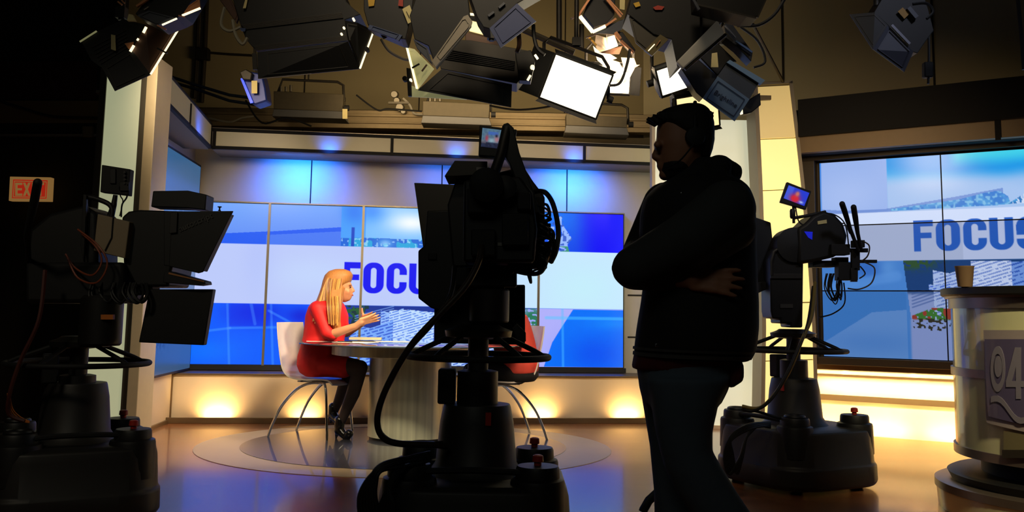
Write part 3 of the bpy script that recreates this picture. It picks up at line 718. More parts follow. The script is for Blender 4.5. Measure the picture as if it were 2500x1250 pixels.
# ---------------------------------------------------------------- people helpers
M_skin = mat('light_skin', (206, 142, 104), 0.5, noise=0.04)
M_skin2 = mat('tan_skin', (176, 122, 92), 0.55, noise=0.05)
def ring(px0, px1, y, Y, dy, n=24, tilt=0.0, power=2.2):
    a = at(px0, y, Y); b = at(px1, y + tilt, Y); c = (a + b) / 2; hx = (b - a) / 2
    out = []
    for k in range(n):
        t = 2 * PI * k / n; ct, st = math.cos(t), math.sin(t)
        ct = math.copysign(abs(ct) ** (2 / power), ct); st = math.copysign(abs(st) ** (2 / power), st)
        out.append(c + hx * ct + V((0, dy, 0)) * st)
    return out
def hand(mb, wrist, palm_c, fdir, side, thumb_dir, s=1.0, curl=0.25, pn=None):
    """wrist, palm centre, finger direction, across-the-palm direction, palm normal"""
    f = V(fdir).normalized(); sd = (V(side) - f * V(side).dot(f)).normalized(); nrm = f.cross(sd)
    if pn is not None and nrm.dot(V(pn)) < 0: nrm = -nrm
    P = V(palm_c)
    mb.cap(V(wrist), P - f * 0.035 * s, 0.024 * s, 0.026 * s, 12)
    for k in range(4):
        o = (k - 1.5) * 0.0195 * s
        mb.cap(P - f * 0.035 * s + sd * o * 0.8, P + f * 0.035 * s + sd * o, 0.0135 * s, 0.0115 * s, 10)
    ln = (0.062, 0.074, 0.070, 0.055)
    for k in range(4):
        o = (k - 1.5) * 0.021 * s; b = P + f * 0.038 * s + sd * o; L = ln[k] * s; d0 = (f + sd * (k - 1.5) * 0.10).normalized(); c = curl * (1 + 0.25 * k)
        p1 = b + d0 * L * 0.42; d1 = (d0 + nrm * c).normalized(); p2 = p1 + d1 * L * 0.32; d2 = (d1 + nrm * c).normalized(); p3 = p2 + d2 * L * 0.26
        mb.cap(b, p1, 0.0095 * s, 0.0088 * s, 10); mb.cap(p1, p2, 0.0088 * s, 0.008 * s, 10); mb.cap(p2, p3, 0.008 * s, 0.0068 * s, 10)
    td = V(thumb_dir).normalized(); b = P - f * 0.022 * s + sd * -0.030 * s
    t1 = b + td * 0.034 * s; t2 = t1 + (td + f * 0.3).normalized() * 0.030 * s
    mb.cap(b, t1, 0.0125 * s, 0.0105 * s, 10); mb.cap(t1, t2, 0.0105 * s, 0.008 * s, 10)

# ---------------------------------------------------------------- woman in the red dress
wm = thing('person', 'person in a red dress with long blonde hair, gesturing with both hands at the desk', 'person', (CH1.x, CH1.y, 0))
YW = 7.55
def a_(x, y, Y=YW): return at(x, y, Y)
b = MB()
# head and face
hc = a_(834, 702)
b.sph(a_(832, 695), (0.082, 0.076, 0.098), 20); b.sph(a_(841, 714), (0.064, 0.058, 0.080), 18)
b.sph(a_(848, 727), (0.032, 0.034, 0.028), 12)
b.cap(a_(857, 698), a_(863, 710), 0.010, 0.013, 10); b.sph(a_(858, 719), (0.014, 0.024, 0.009), 10); b.sph(a_(856, 725), (0.012, 0.021, 0.009), 10)
b.cap(a_(855, 694, YW - .035), a_(855, 694, YW + .035), 0.012, 0.012, 8)
b.sph(a_(846, 712, YW - .04), (0.03, 0.02, 0.03), 10)
b.cap(a_(822, 716), a_(803, 748), 0.048, 0.055, 16)
# forearms and hands
e1 = a_(806, 818, 7.36); w1 = a_(868, 796, 7.27); h1 = a_(893, 782, 7.25)
b.cap(e1, w1, 0.040, 0.026, 14)
hand(b, w1, h1, a_(948, 766, 7.25) - h1, V((0.1, -0.6, 0.75)), a_(922, 752, 7.24) - a_(905, 775, 7.25), 1.0, 0.05, pn=V((0, 0.5, 1)))
e2 = a_(846, 812, 7.72); w2 = a_(884, 790, 7.60); h2 = a_(896, 776, 7.55)
b.cap(e2, w2, 0.038, 0.026, 14)
hand(b, w2, h2, a_(930, 768, 7.45) - h2, V((0.3, 0.5, -0.7)), a_(880, 752, 7.55) - a_(886, 775, 7.55), 0.95, 0.12, pn=V((0, -0.6, 0.8)))
b.cap(a_(806, 745), a_(776, 758, 7.42), .05, .035); b.cap(a_(776, 758, 7.42), a_(800, 812, 7.36), .035, .034); b.cap(a_(800, 812, 7.36), e1, .034, .038); b.cap(a_(806, 745), a_(822, 756, 7.69), .05, .035); b.cap(a_(822, 756, 7.69), e2, .035, .036); b.cap(a_(803, 748), a_(785, 860), .08, .09)
body = b.build('body', M_skin, wm, remesh=0.006, sm=4)
# dress
M_dress = mat('red_knit_dress', (214, 22, 26), 0.65, noise=0.12, nscale=30, bump=0.2)
d = MB()
S = [(730, 782, 826, .09), (738, 764, 836, .15), (748, 755, 842, .185), (770, 747, 850, .185), (795, 744, 850, .165), (820, 741, 842, .15), (845, 735, 838, .165), (868, 728, 838, .19), (890, 726, 836, .20), (908, 733, 828, .19), (918, 748, 818, .16)]
d.rings([ring(l, r, y, YW, dp) for y, l, r, dp in S])
d.cap(a_(776, 754, 7.40), a_(798, 812, 7.36), 0.062, 0.050, 16); d.cap(a_(798, 812, 7.36), a_(812, 818, 7.35), 0.050, 0.044, 14)
d.cap(a_(822, 752, 7.70), a_(842, 806, 7.73), 0.058, 0.048, 16)
d.cap(a_(768, 888, 7.46), a_(838, 896, 7.40), 0.098, 0.088, 18); d.cap(a_(770, 885, 7.64), a_(836, 892, 7.60), 0.098, 0.085, 18)
d.build('dress', M_dress, wm, remesh=0.009, sm=5)
M_stock = mat('sheer_black_stockings', (52, 38, 36), 0.6, noise=0.1)
l = MB()
l.cap(a_(820, 893, 7.42), a_(880, 897, 7.36), 0.082, 0.058, 16); l.cap(a_(880, 897, 7.36), a_(862, 960, 7.38), 0.058, 0.056, 16); l.cap(a_(862, 960, 7.38), a_(829, 1040, 7.38), 0.056, 0.030, 16)
l.cap(a_(820, 890, 7.62), a_(868, 893, 7.56), 0.080, 0.058, 16); l.cap(a_(868, 893, 7.56), a_(838, 950, 7.58), 0.056, 0.052, 16); l.cap(a_(838, 950, 7.58), a_(814, 1010, 7.6), 0.05, 0.03, 16)
l.build('stockings', M_stock, wm, remesh=0.009, sm=3)
M_shoe = mat('black_patent_leather', (14, 13, 13), 0.25, coat=0.5)
def boot(ank, toe, z0, nm='ankle_boot'):
    s = MB(); ank = V(ank); toe = V(toe); dr = V((toe.x - ank.x, toe.y - ank.y, 0)).normalized()
    zt_ = z0
    s.cap(ank + V((0, 0, 0.03)), V((ank.x, ank.y, zt_ + 0.07)), 0.040, 0.042, 14)
    s.cap(V((ank.x, ank.y, zt_ + 0.075)), V((toe.x, toe.y, zt_ + 0.024)) - dr * 0.03, 0.042, 0.026, 14)
    s.cap(V((ank.x, ank.y, zt_ + 0.05)) + dr * .1, V((toe.x, toe.y, zt_ + 0.018)), 0.034, 0.018, 12)
    hp = V((ank.x, ank.y, 0)) - dr * 0.02
    s.cap(V((hp.x, hp.y, zt_ + 0.06)), V((hp.x - dr.x * .01, hp.y - dr.y * .01, zt_ + 0.012)), 0.022, 0.010, 10)
    return s
f1 = a_(818, 1050, 7.36); t1 = onz(842, 1074)
boot(a_(829, 1036, 7.38), (t1.x + .03, t1.y - 0.02, 0), 0.0).build('ankle_boot', M_shoe, wm, remesh=0.006, sm=2)
boot(a_(813, 1004, 7.60), (a_(832, 1030, 7.5).x, 7.50, 0), 0.09).build('ankle_boot', M_shoe, wm, remesh=0.006, sm=2)
M_hair = mat('long_blonde_hair', (176, 118, 60), 0.5, noise=0.35, nscale=5, stretch=(30, 30, 1.5), bump=0.5)
h = MB()
# crown and long fall over the back and the near shoulder
h.rings([ring(l_, r_, y, YW, dp) for y, l_, r_, dp in ((657, 818, 842, .04), (662, 803, 856, .075), (672, 793, 862, .092), (686, 788, 858, .100), (700, 785, 846, .102), (716, 780, 838, .105), (732, 774, 832, .12), (746, 768, 826, .13), (756, 764, 818, .12))])
h.rings([ring(l_, r_, y, Yh, dp, tilt=2) for y, l_, r_, Yh, dp in ((700, 806, 842, YW - .075, .035), (725, 802, 838, YW - .11, .045), (750, 800, 834, YW - .17, .045), (775, 803, 830, YW - .19, .04), (792, 808, 828, YW - .185, .03), (800, 812, 824, YW - .18, .015))])
h.rings([ring(l_, r_, y, YW + .1, dp) for y, l_, r_, dp in ((740, 760, 800, .09), (770, 752, 785, .07), (792, 752, 770, .04))])
for k in range(16):
    x = 806 + k * 1.6; yy = YW - .205 + abs(k - 8) * .004
    h.tube(smoothline([at(x + 6 - k * .1, 690, YW - .085), at(x + 2, 725, YW - .15), at(x, 760, yy - .01), at(x + (k % 3) * 1.5, 796 + (k % 4) * 3, yy + .01)], 4), 0.008, 6)
hh = h.build('hair', M_hair, wm, remesh=0.007, sm=3)
M_strand = mat('golden_hair_strand', (214, 160, 84), 0.45, noise=0.3); M_strand2 = mat('brown_hair_strand', (128, 80, 40), 0.5, noise=0.3)
for mm_, off_ in ((M_strand, 0), (M_strand2, 7)):
    st_ = MB(); r3 = random.Random(off_)
    for k in range(22):
        u_ = r3.random(); x0_ = 800 + 30 * u_; st_.tube(smoothline([at(822 + 10 * u_, 662, YW - .03), at(800 + 34 * u_, 684, YW - .104 + .012 * abs(u_ - .5)), at(x0_ - 2, 716, YW - .135), at(x0_ - 1, 750, YW - .222), at(803 + 24 * u_, 786 + 10 * r3.random(), YW - .226)], 5), 0.0028, 5)
    for k in range(12):
        u_ = r3.random(); st_.tube(smoothline([at(806, 668, YW - .07), at(790 + 8 * u_, 700, YW - .10), at(776 + 20 * u_, 740, YW - .13), at(762 + 26 * u_, 776 + 14 * r3.random(), YW - .175)], 5), 0.0028, 5)
    st_.build('hair_strand_lock', mm_, wm, label='lighter strands' if off_ == 0 else 'darker strands')
b = MB(); b.sph(a_(856, 701, YW - .034), (0.006, 0.010, 0.006), 10); b.sph(a_(856, 701, YW + .034), (0.006, 0.010, 0.006), 10); b.build('eyes', mat('dark_eyes', (40, 26, 20), 0.3), wm)
b = MB(); b.cap(a_(861, 721, YW - .014), a_(861, 721, YW + .014), 0.006, 0.006, 8); b.build('lips', mat('red_lips', (186, 60, 56), 0.4), wm)

# ---------------------------------------------------------------- person in coral jacket, mostly behind the centre camera
p2 = thing('person', 'person in a coral jacket and black skirt seated behind the center camera', 'person', (CH2.x, CH2.y, 0))
b = MB(); Y3 = 7.6
c_ = lambda x, y, Y=Y3: at(x, y, Y)
b.sph(c_(1206, 706), (0.085, 0.078, 0.10), 18); b.sph(c_(1198, 724), (0.062, 0.058, 0.075), 16); b.cap(c_(1175, 712), c_(1172, 722), 0.010, 0.012, 8); b.cap(c_(1214, 730), c_(1234, 762), 0.05, 0.055, 14)
b.cap(c_(1180, 702, Y3 - .03), c_(1180, 702, Y3 + .03), .012, .012, 8); b.sph(c_(1180, 737), (.03, .03, .026), 10)
e1 = e1b = c_(1200, 818, 7.42); w1 = c_(1150, 800, 7.34); h1 = c_(1132, 792, 7.32)
b.cap(e1, w1, 0.038, 0.026); hand(b, w1, h1, c_(1100, 790, 7.3) - h1, V((0, -0.7, 0.6)), V((-0.4, 0, 0.8)), 0.95, 0.2, pn=V((0, 0, 1)))
e2 = c_(1190, 815, 7.8); w2 = c_(1146, 806, 7.7); h2 = c_(1130, 800, 7.68)
b.cap(e2, w2, 0.038, 0.026); hand(b, w2, h2, V((-1, -.1, 0)), V((0, 0.7, 0.5)), V((-0.4, 0, 0.8)), 0.95, 0.2, pn=V((0, 0, 1)))
b.cap(c_(1234, 762), c_(1262, 776, 7.44), .05, .035); b.cap(c_(1262, 776, 7.44), e1b, .035, .036); b.cap(c_(1234, 762), c_(1242, 774, 7.78), .05, .035); b.cap(c_(1242, 774, 7.78), e2, .035, .036); b.cap(c_(1236, 762), c_(1258, 860), .08, .09)
b.build('body', M_skin, p2, remesh=0.008, sm=3)
d = MB(); M_coral = mat('coral_jacket_cloth', (236, 82, 66), 0.7, noise=0.1, nscale=20, bump=0.2)
S = [(748, 1216, 1254, .08), (758, 1200, 1272, .17), (772, 1192, 1288, .19), (800, 1194, 1298, .18), (830, 1202, 1306, .165), (860, 1206, 1312, .18), (890, 1208, 1317, .20), (908, 1216, 1314, .20), (916, 1228, 1304, .17)]
d.rings([ring(l_, r_, y, Y3, dp) for y, l_, r_, dp in S]); d.cap(c_(1262, 774, 7.42), c_(1205, 816, 7.42), 0.062, 0.05); d.cap(c_(1240, 770, 7.8), c_(1196, 815, 7.8), 0.062, 0.05)
d.build('jacket', M_coral, p2, remesh=0.01, sm=5)
l = MB(); M_skirt = mat('black_skirt_cloth', (20, 17, 18), 0.8)
l.rings([ring(l_, r_, y, Y3, dp) for y, l_, r_, dp in ((900, 1214, 1314, .19), (918, 1216, 1316, .20), (930, 1224, 1306, .19))]); l.cap(c_(1265, 912, 7.5), c_(1190, 905, 7.45), .088, .075); l.cap(c_(1265, 910, 7.7), c_(1190, 903, 7.66), .088, .075)
l.build('skirt', M_skirt, p2, remesh=0.01, sm=4)
l = MB(); l.cap(c_(1190, 905, 7.45), c_(1150, 905, 7.43), .07, .055); l.cap(c_(1150, 905, 7.43), c_(1160, 1045, 7.45), .055, .032); l.cap(c_(1190, 903, 7.66), c_(1146, 903, 7.64), .07, .055); l.cap(c_(1146, 903, 7.64), c_(1135, 1040, 7.6), .055, .032)
l.build('stockings', M_stock, p2, remesh=0.01, sm=3)
for x, Yb in ((1160, 7.45), (1135, 7.6)):
    q = c_(x, 1045, Yb); boot((q.x, q.y, 0.1), (q.x - .15, q.y - .02, 0), 0.0).build('ankle_boot', M_shoe, p2, remesh=0.007, sm=2)
h = MB(); h.rings([ring(l_, r_, y, Y3, dp) for y, l_, r_, dp in ((670, 1196, 1224, .04), (676, 1184, 1238, .08), (690, 1182, 1244, .098), (710, 1194, 1246, .10), (735, 1206, 1244, .10), (752, 1216, 1246, .09))])
h.build('hair', mat('brown_hair', (120, 78, 46), 0.6, noise=0.3, nscale=20), p2, remesh=0.009, sm=3)

# ---------------------------------------------------------------- the standing man (silhouette), facing left, arms folded
YM = 3.1
man = thing('person', 'person standing in a black hooded jacket and blue jeans with arms folded, wearing a headset', 'person', (at(1690, 900, YM).x, YM, 0))
m_ = lambda x, y, Y=YM: at(x, y, Y)
b = MB()
S = [(278, 1632, 1712, .05), (290, 1612, 1728, .068), (310, 1604, 1733, .076), (335, 1603, 1734, .078), (352, 1602, 1732, .078), (366, 1608, 1728, .077), (380, 1609, 1722, .074), (395, 1610, 1716, .070), (410, 1613, 1710, .064), (424, 1617, 1700, .056), (433, 1623, 1690, .046), (438, 1634, 1680, .03)]
b.rings([ring(l_, r_, y, YM, dp, 28) for y, l_, r_, dp in S])
b.cap(m_(1604, 362), m_(1600, 381), 0.008, 0.014, 12); b.sph(m_(1600, 384), (0.013, 0.018, 0.011), 12); b.sph(m_(1607, 388), (0.014, 0.022, 0.010), 10)
b.cap(m_(1605, 353, YM - .045), m_(1605, 353, YM + .045), 0.013, 0.013, 10)
b.sph(m_(1611, 403), (0.012, 0.026, 0.007), 10); b.sph(m_(1613, 411), (0.012, 0.024, 0.008), 10); b.sph(m_(1624, 428), (0.022, 0.032, 0.018), 12)
b.rings([ring(l_, r_, y, YM, dp) for y, l_, r_, dp in ((400, 1650, 1712, .06), (425, 1655, 1735, .066), (455, 1650, 1765, .075), (480, 1640, 1780, .08))])
b.sph(m_(1694, 345, YM - .08), (0.016, 0.012, 0.033), 12)
# right hand tucked under the near sleeve, fingers pointing back
# hand of the folded arm that shows below the near elbow
hp = m_(1722, 684, YM - .205)
b.cap(m_(1650, 676, YM - .16), m_(1690, 682, YM - .195), 0.036, 0.030, 14)
hand(b, m_(1690, 682, YM - .195), hp, m_(1772, 688, YM - .215) - hp, V((0.05, -0.25, -1)), V((0.7, -0.2, 0.6)), 1.05, 0.10, pn=V((0, 1, 0)))
b.cap(m_(1690, 470), m_(1640, 560, YM + .1), .08, .05); b.cap(m_(1640, 560, YM + .1), m_(1600, 650, YM - .05), .05, .045); b.cap(m_(1600, 650, YM - .05), m_(1650, 676, YM - .16), .045, .036)
body = b.build('body', M_skin2, man, remesh=0.006, sm=3)
b = MB(); b.sph(m_(1606, 363, YM - .036), (0.008, 0.012, 0.008), 10); b.sph(m_(1606, 363, YM + .036), (0.008, 0.012, 0.008), 10); b.build('eyes', mat('brown_eyes', (46, 30, 22), 0.3), man)
M_hairm = mat('short_dark_hair', (22, 17, 14), 0.75, noise=0.3, nscale=60, bump=0.6)
h = MB(); S = [(257, 1662, 1712, .04), (262, 1640, 1722, .058), (270, 1616, 1731, .072), (284, 1602, 1738, .082), (300, 1606, 1742, .088), (322, 1628, 1743, .090), (345, 1668, 1742, .088), (368, 1690, 1737, .08), (388, 1698, 1730, .065)]
h.rings([ring(l_, r_, y, YM, dp, 28) for y, l_, r_, dp in S])
rr = random.Random(5)
for k in range(150):
    ph = rr.random() * 2 * PI; y = 262 + rr.random() * 26; xx = 1598 + rr.random() * 138; yb_ = 266 + ((xx - 1684) / 52) ** 2 * 12
    base = m_(xx, yb_ + rr.random() * 10, YM + (rr.random() - .5) * .12)
    tipd = V(((xx - 1680) / 70 * 0.02 - 0.006, (rr.random() - .5) * .02, 0.004 + 0.010 * rr.random()))
    h.cap(base, base + tipd, 0.010, 0.0035, 6)
for k in range(16):   # quiff over the forehead
    base = m_(1615 + rr.random() * 16, 276 + rr.random() * 16, YM + (rr.random() - .5) * .11); h.cap(base, base + V((-0.012 - rr.random() * .006, 0, 0.004 + 0.008 * rr.random())), 0.011, 0.004, 6)
h.build('hair', M_hairm, man, remesh=0.0045, sm=1)
h = MB(); h.rings([ring(l_, r_, y, YM, dp) for y, l_, r_, dp in ((398, 1612, 1690, .069), (412, 1612, 1700, .066), (426, 1614, 1692, .058), (436, 1620, 1682, .048), (441, 1634, 1668, .03))]); h.build('beard', M_hairm, man, remesh=0.006, sm=2)
# headset
for s in (-1, 1):
    c = m_(1697, 334, YM + s * .095); MB().lathe(c, [(0.020, -0.016), (0.032, -0.012), (0.034, 0.0), (0.030, 0.012), (0.018, 0.016)], 24, Matrix.Rotation(PI / 2, 3, 'X')).build('ear_cup', M_dark, man)
w = MB(); w.tube([m_(1697, 334 - 84 * math.sin(t), YM - .105 * math.cos(t)) for t in [PI * k / 16 for k in range(17)]], 0.007, 8)
w.tube(smoothline([m_(1695, 350, YM - .11), m_(1660, 392, YM - .10), m_(1628, 408, YM - .06)], 6), 0.003, 6); w.build('headband', M_dark, man)
# jacket
M_jack = mat('black_jersey_jacket', (26, 26, 27), 0.85, noise=0.15, nscale=12, bump=0.25)
M_sleeve = mat('charcoal_jersey_sleeve', (58, 60, 60), 0.85, noise=0.12, nscale=14, bump=0.25)
d = MB(); S = [(424, 1655, 1738, .08), (434, 1642, 1778, .11), (446, 1618, 1806, .15), (462, 1592, 1822, .19), (485, 1573, 1832, .215), (520, 1565, 1837, .225), (570, 1562, 1840, .22), (620, 1566, 1841, .21), (680, 1574, 1843, .205), (740, 1566, 1846, .21), (800, 1556, 1846, .215), (840, 1551, 1841, .21), (862, 1549, 1832, .20), (872, 1549, 1820, .19)]
d.rings([ring(l_, r_, y, YM, dp, 32, tilt=(10 if y > 800 else 0)) for y, l_, r_, dp in S])
d.cap(m_(1756, 412, YM), m_(1788, 420, YM), 0.050, 0.036, 16); d.cap(m_(1710, 408, YM - .05), m_(1765, 405, YM - .06), 0.036, 0.032, 14); d.cap(m_(1710, 408, YM + .05), m_(1765, 405, YM + .06), 0.036, 0.032, 14); d.cap(m_(1655, 445, YM - .05), m_(1712, 412, YM - .07), .026, .03)
d.cap(m_(1655, 445, YM + .05), m_(1712, 412, YM + .07), .026, .03)
# far sleeve
d.cap(m_(1625, 500, YM + .16), m_(1570, 620, YM + .15), 0.082, 0.075, 16); d.cap(m_(1570, 620, YM + .15), m_(1548, 645, YM + .02), 0.07, 0.06, 16)
jk = d.build('jacket', M_jack, man, remesh=0.010, sm=6)
s = MB()
s.cap(m_(1775, 510, YM - .20), m_(1680, 585, YM - .24), 0.092, 0.088, 18); s.cap(m_(1680, 585, YM - .24), m_(1548, 652, YM - .19), 0.088, 0.068, 18)
s.cap(m_(1790, 555, YM - .18), m_(1690, 610, YM - .22), 0.075, 0.08, 16)
s.cap(m_(1540, 655, YM - .18), m_(1560, 662, YM - .10), 0.062, 0.058, 16); s.cap(m_(1545, 662, YM - .16), m_(1650, 676, YM - .14), 0.060, 0.050, 16); s.cap(m_(1640, 640, YM - .2), m_(1680, 670, YM - .17), 0.05, 0.045, 14)
s.build('sleeve', M_sleeve, man, remesh=0.009, sm=6, label='charcoal grey sleeve of the black jacket')
w = MB(); 
for y0_, y1_ in ((846, 852), (858, 866)):
    w.rings([ring(l_, r_, y, YM, dp, 32, tilt=10) for y, l_, r_, dp in ((y0_, 1547.5, 1838.5 - (y0_ - 846) * .55, .2125), (y1_, 1546.5, 1835 - (y0_ - 846) * .6, .209))])
w.build('hem_stripe', mat('grey_rib_stripe', (70, 70, 70), 0.85), man)
MB().box(m_(1604, 843, YM - .195), (0.010, 0.006, 0.010)).box(m_(1665, 474, YM - .19), (0.008, 0.006, 0.014)).build('snap_button', M_chrome, man, bevel=.001)
M_plaid = mat('dark_red_shirt_cloth', (92, 26, 22), 0.8, noise=0.4, nscale=40)
s = MB(); s.rings([ring(l_, r_, y, YM, dp, 28) for y, l_, r_, dp in ((850, 1552, 1800, .19), (880, 1546, 1800, .18), (902, 1541, 1790, .17))]); s.box(m_(1795, 905, YM - .08), (0.035, 0.12, 0.07)); s.box(m_(1778, 930, YM - .08), (0.03, 0.09, 0.04))
s.build('shirt', M_plaid, man, remesh=0.012, sm=3)
M_jean = mat('faded_blue_jeans', (84, 98, 112), 0.85, noise=0.25, nscale=7, bump=0.4)
l = MB()
l.rings([ring(l_, r_, y, YM, dp, 28) for y, l_, r_, dp in ((868, 1552, 1800, .17), (900, 1556, 1790, .18), (950, 1563, 1772, .18), (985, 1572, 1755, .16))])
# far leg, straight
l.rings([ring(l_, r_, y, YM + .1, dp, 24) for y, l_, r_, dp in ((930, 1560, 1735, .095), (1000, 1572, 1725, .1), (1090, 1587, 1712, .085), (1200, 1597, 1712, .075), (1350, 1600, 1706, .07), (1462, 1600, 1702, .07))])
# near leg, knee forward, foot trailing behind
l.rings([ring(l_, r_, y, YM - .1, dp, 24) for y, l_, r_, dp in ((920, 1578, 1784, .11), (985, 1590, 1752, .105), (1050, 1600, 1738, .095), (1100, 1612, 1738, .09), (1140, 1622, 1762, .088), (1200, 1650, 1798, .08), (1260, 1690, 1838, .075), (1350, 1750, 1890, .072), (1420, 1790, 1925, .07))])
l.cap(m_(1712, 1092, YM - .13), m_(1728, 1090, YM - .07), 0.012, 0.012, 8)
l.build('jeans', M_jean, man, remesh=0.010, sm=4)
def shoe(c, yaw=0, pitch=0):
    R = Matrix.Rotation(yaw, 3, 'Z') @ Matrix.Rotation(pitch, 3, 'Y'); s = MB()
    s.cap(c + R @ V((0.07, 0, 0.06)), c + R @ V((-0.12, 0, 0.05)), 0.05, 0.04); s.cap(c + R @ V((0.06, 0, 0.10)), c + R @ V((0, 0, 0.08)), 0.05, 0.045); s.box(c + R @ V((-0.03, 0, 0.015)), (0.27, 0.09, 0.03), R); return s
q = m_(1650, 1455, YM + .1); shoe(V((q.x, q.y, 0))).build('shoe', M_dark, man, remesh=0.008, sm=2)
q = m_(1862, 1420, YM - .1); shoe(V((q.x, q.y, 0.02)), 0, math.radians(-22)).build('shoe', M_dark, man, remesh=0.008, sm=2)
# ---------------------------------------------------------------- studio camera pedestals
def rpoly(w, d, r, n=6):
    out = []
    for sx, sy, a0 in ((1, 1, 0), (-1, 1, 90), (-1, -1, 180), (1, -1, 270)):
        for k in range(n + 1):
            a = math.radians(a0 + 90 * k / n); out.append(((w / 2 - r) * sx + r * math.cos(a), (d / 2 - r) * sy + r * math.sin(a)))
    return out
def base_rig(t, cx, cy, yaw, zring, ring_r, knobs, hub=0.10, zc=0.40):
    c = V((cx, cy, 0)); Rz = Matrix.Rotation(yaw, 3, 'Z')
    def loop(w, d, r, z): return [c + Rz @ V((x, y, z)) for x, y in rpoly(w, d, r)]
    MB().rings([loop(.74, .74, .2, .02), loop(.76, .76, .2, .03), loop(.78, .78, .2, .05), loop(.775, .775, .2, .14), loop(.755, .755, .2, .155), loop(.735, .735, .19, .30), loop(.715, .715, .18, .34), loop(.66, .66, .16, .355)]).build('base_skirt', M_grey, t, bevel=0.006)
    for i in range(4):
        a = yaw + math.radians(45 + 90 * i); q = c + V((math.cos(a) * .345, math.sin(a) * .345, 0))
        MB().cyl(q + V((0.035, 0, .035)), q + V((-0.035, 0, .035)), .035, n=20).build('caster', M_dark, t, bevel=.004)
        MB().lathe(q, [(.108, .20), (.104, .362), (.100, .375), (.085, .382), (.083, .415), (.078, .425), (.03, .426)], 36).build('wheel_housing', M_darkgrey, t)
        if i in knobs:
            MB().lathe(q, [(.014, .424), (.014, .438), (.022, .441), (.020, .462), (.012, .466)], 20).build('cap_knob', M_red, t, label='small red knob on the wheel housing')
        else:
            MB().tube([q + V((.05 * math.cos(u * PI / 10), .05 * math.sin(u * PI / 10), .43)) for u in range(20)], .012, 8, closed=True).build('cap_rim', M_darkgrey, t)
    # carrying handle on deck
    MB().tube(smoothline([c + Rz @ V(p) for p in ((-.20, -.27, .355), (-.19, -.28, .40), (0, -.285, .41), (.19, -.28, .40), (.20, -.27, .355))], 5), .013, 8).build('deck_handle', M_dark, t)
    MB().lathe(c, [(.20, .355), (.185, .37), (.165, .40), (.150, .56), (.138, .62), (.134, .63), (.08, .632)], 40).build('column_cone', M_grey, t)
    zt = zring + hub
    MB().lathe(c, [(.085, .62), (.083, zring - .06), (.06, zring - .055)], 36).build('column_sleeve', M_darkgrey, t)
    MB().lathe(c, [(.042, zring - .07), (.042, zt)], 28).build('column', M_grey, t)
    MB().box(c + Rz @ V((-.125, .0, .70)), (.07, .10, .14), Rz).build('brake_box', M_dark, t, bevel=.008)
    if cx > -1: MB().box(c + Rz @ V((.05, -.147, .585)), (.022, .008, .05), Rz).build('warning_label', M_red, t, label='small red label on the column')
    MB().tube([c + V((ring_r * math.cos(2 * PI * k / 48), ring_r * math.sin(2 * PI * k / 48), zring)) for k in range(48)], .0135, 10, closed=True).build('steering_ring', M_dark, t)
    for k in range(5):
        a = yaw + 2 * PI * k / 5 + .35
        MB().tube([c + V((.10 * math.cos(a), .10 * math.sin(a), zt - .01)), c + V((ring_r * .86 * math.cos(a), ring_r * .86 * math.sin(a), zring + .022)), c + V((ring_r * math.cos(a), ring_r * math.sin(a), zring))], .011, 8).build('ring_spoke', M_dark, t)
    MB().lathe(c, [(.05, zt - .03), (.135, zt - .02), (.14, zt + .005), (.10, zt + .02), (.085, zt + .03)], 36).build('ring_hub', M_darkgrey, t)
def text_mesh(s, size, name, m, M, parent=None, ext=0.0015):
    cu = bpy.data.curves.new(name, 'FONT'); cu.body = s; cu.size = size; cu.extrude = ext; cu.align_x = 'CENTER'; cu.align_y = 'CENTER'
    o = bpy.data.objects.new(name, cu); COL.objects.link(o); dg = bpy.context.evaluated_depsgraph_get(); dg.update()
    me = bpy.data.meshes.new_from_object(o.evaluated_get(dg)); bpy.data.objects.remove(o); me.materials.clear(); me.materials.append(m)
    if parent is not None: M = WM[parent.name].inverted() @ M
    me.transform(M); o = bpy.data.objects.new(name, me); COL.objects.link(o)
    if parent is not None: o.parent = parent; WM[o.name] = WM[parent.name]
    else: WM[o.name] = Matrix.Identity(4)
    return o
def basis(o, x, y):   # matrix with local x, y given
    x = V(x).normalized(); y = (V(y) - x * V(y).dot(x)).normalized(); z = x.cross(y)
    M = Matrix((x, y, z)).transposed().to_4x4(); M.translation = o; return M
def pquad(name, q, Y, t, m, parent, **kw): return MB().ppx(q, Y, t).build(name, m, parent, **kw)
M_panel = mat('slate_hood_panel', (44, 42, 38), 0.6)

# ================= centre camera
CC = V((-0.13, 3.85, 0))
cam1 = thing('studio_camera', 'large black pedestal studio camera at center foreground, seen from behind with raised viewfinder', 'studio camera', CC)
base_rig(cam1, CC.x, CC.y, 0.0, 0.822, 0.29, (0, 3))
Y = 3.85
MB().lathe(at(1195, 742, Y), [(.078, -.075), (.082, -.07), (.082, .055), (.076, .062)], 36).build('pan_head', M_grey, cam1)
MB().bpx(1105, 652, 1262, 700, Y - .08, .2).build('tilt_plate', M_dark, cam1, bevel=.008)
MB().bpx(1170, 690, 1232, 720, Y - .05, .14).build('head_mount', M_dark, cam1, bevel=.005)
w = MB().ppx([(1250, 800), (1262, 790), (1284, 812), (1284, 834), (1262, 830)], Y - .1, .04); w.build('ring_bracket', M_grey, cam1, bevel=.003)
MB().ppx([(1060, 697), (1282, 695), (1282, 842), (1060, 838)], Y + .22, .05).build('floor_monitor', M_black, cam1, bevel=.006)
MB().bpx(1140, 690, 1200, 780, Y + .12, .1).build('monitor_arm', M_dark, cam1, bevel=.004)
MB().ppx([(1011, 446), (1328, 461), (1322, 560), (1298, 655), (1040, 655)], Y + .34, .02).build('prompter_hood', M_panel, cam1, bevel=.003)
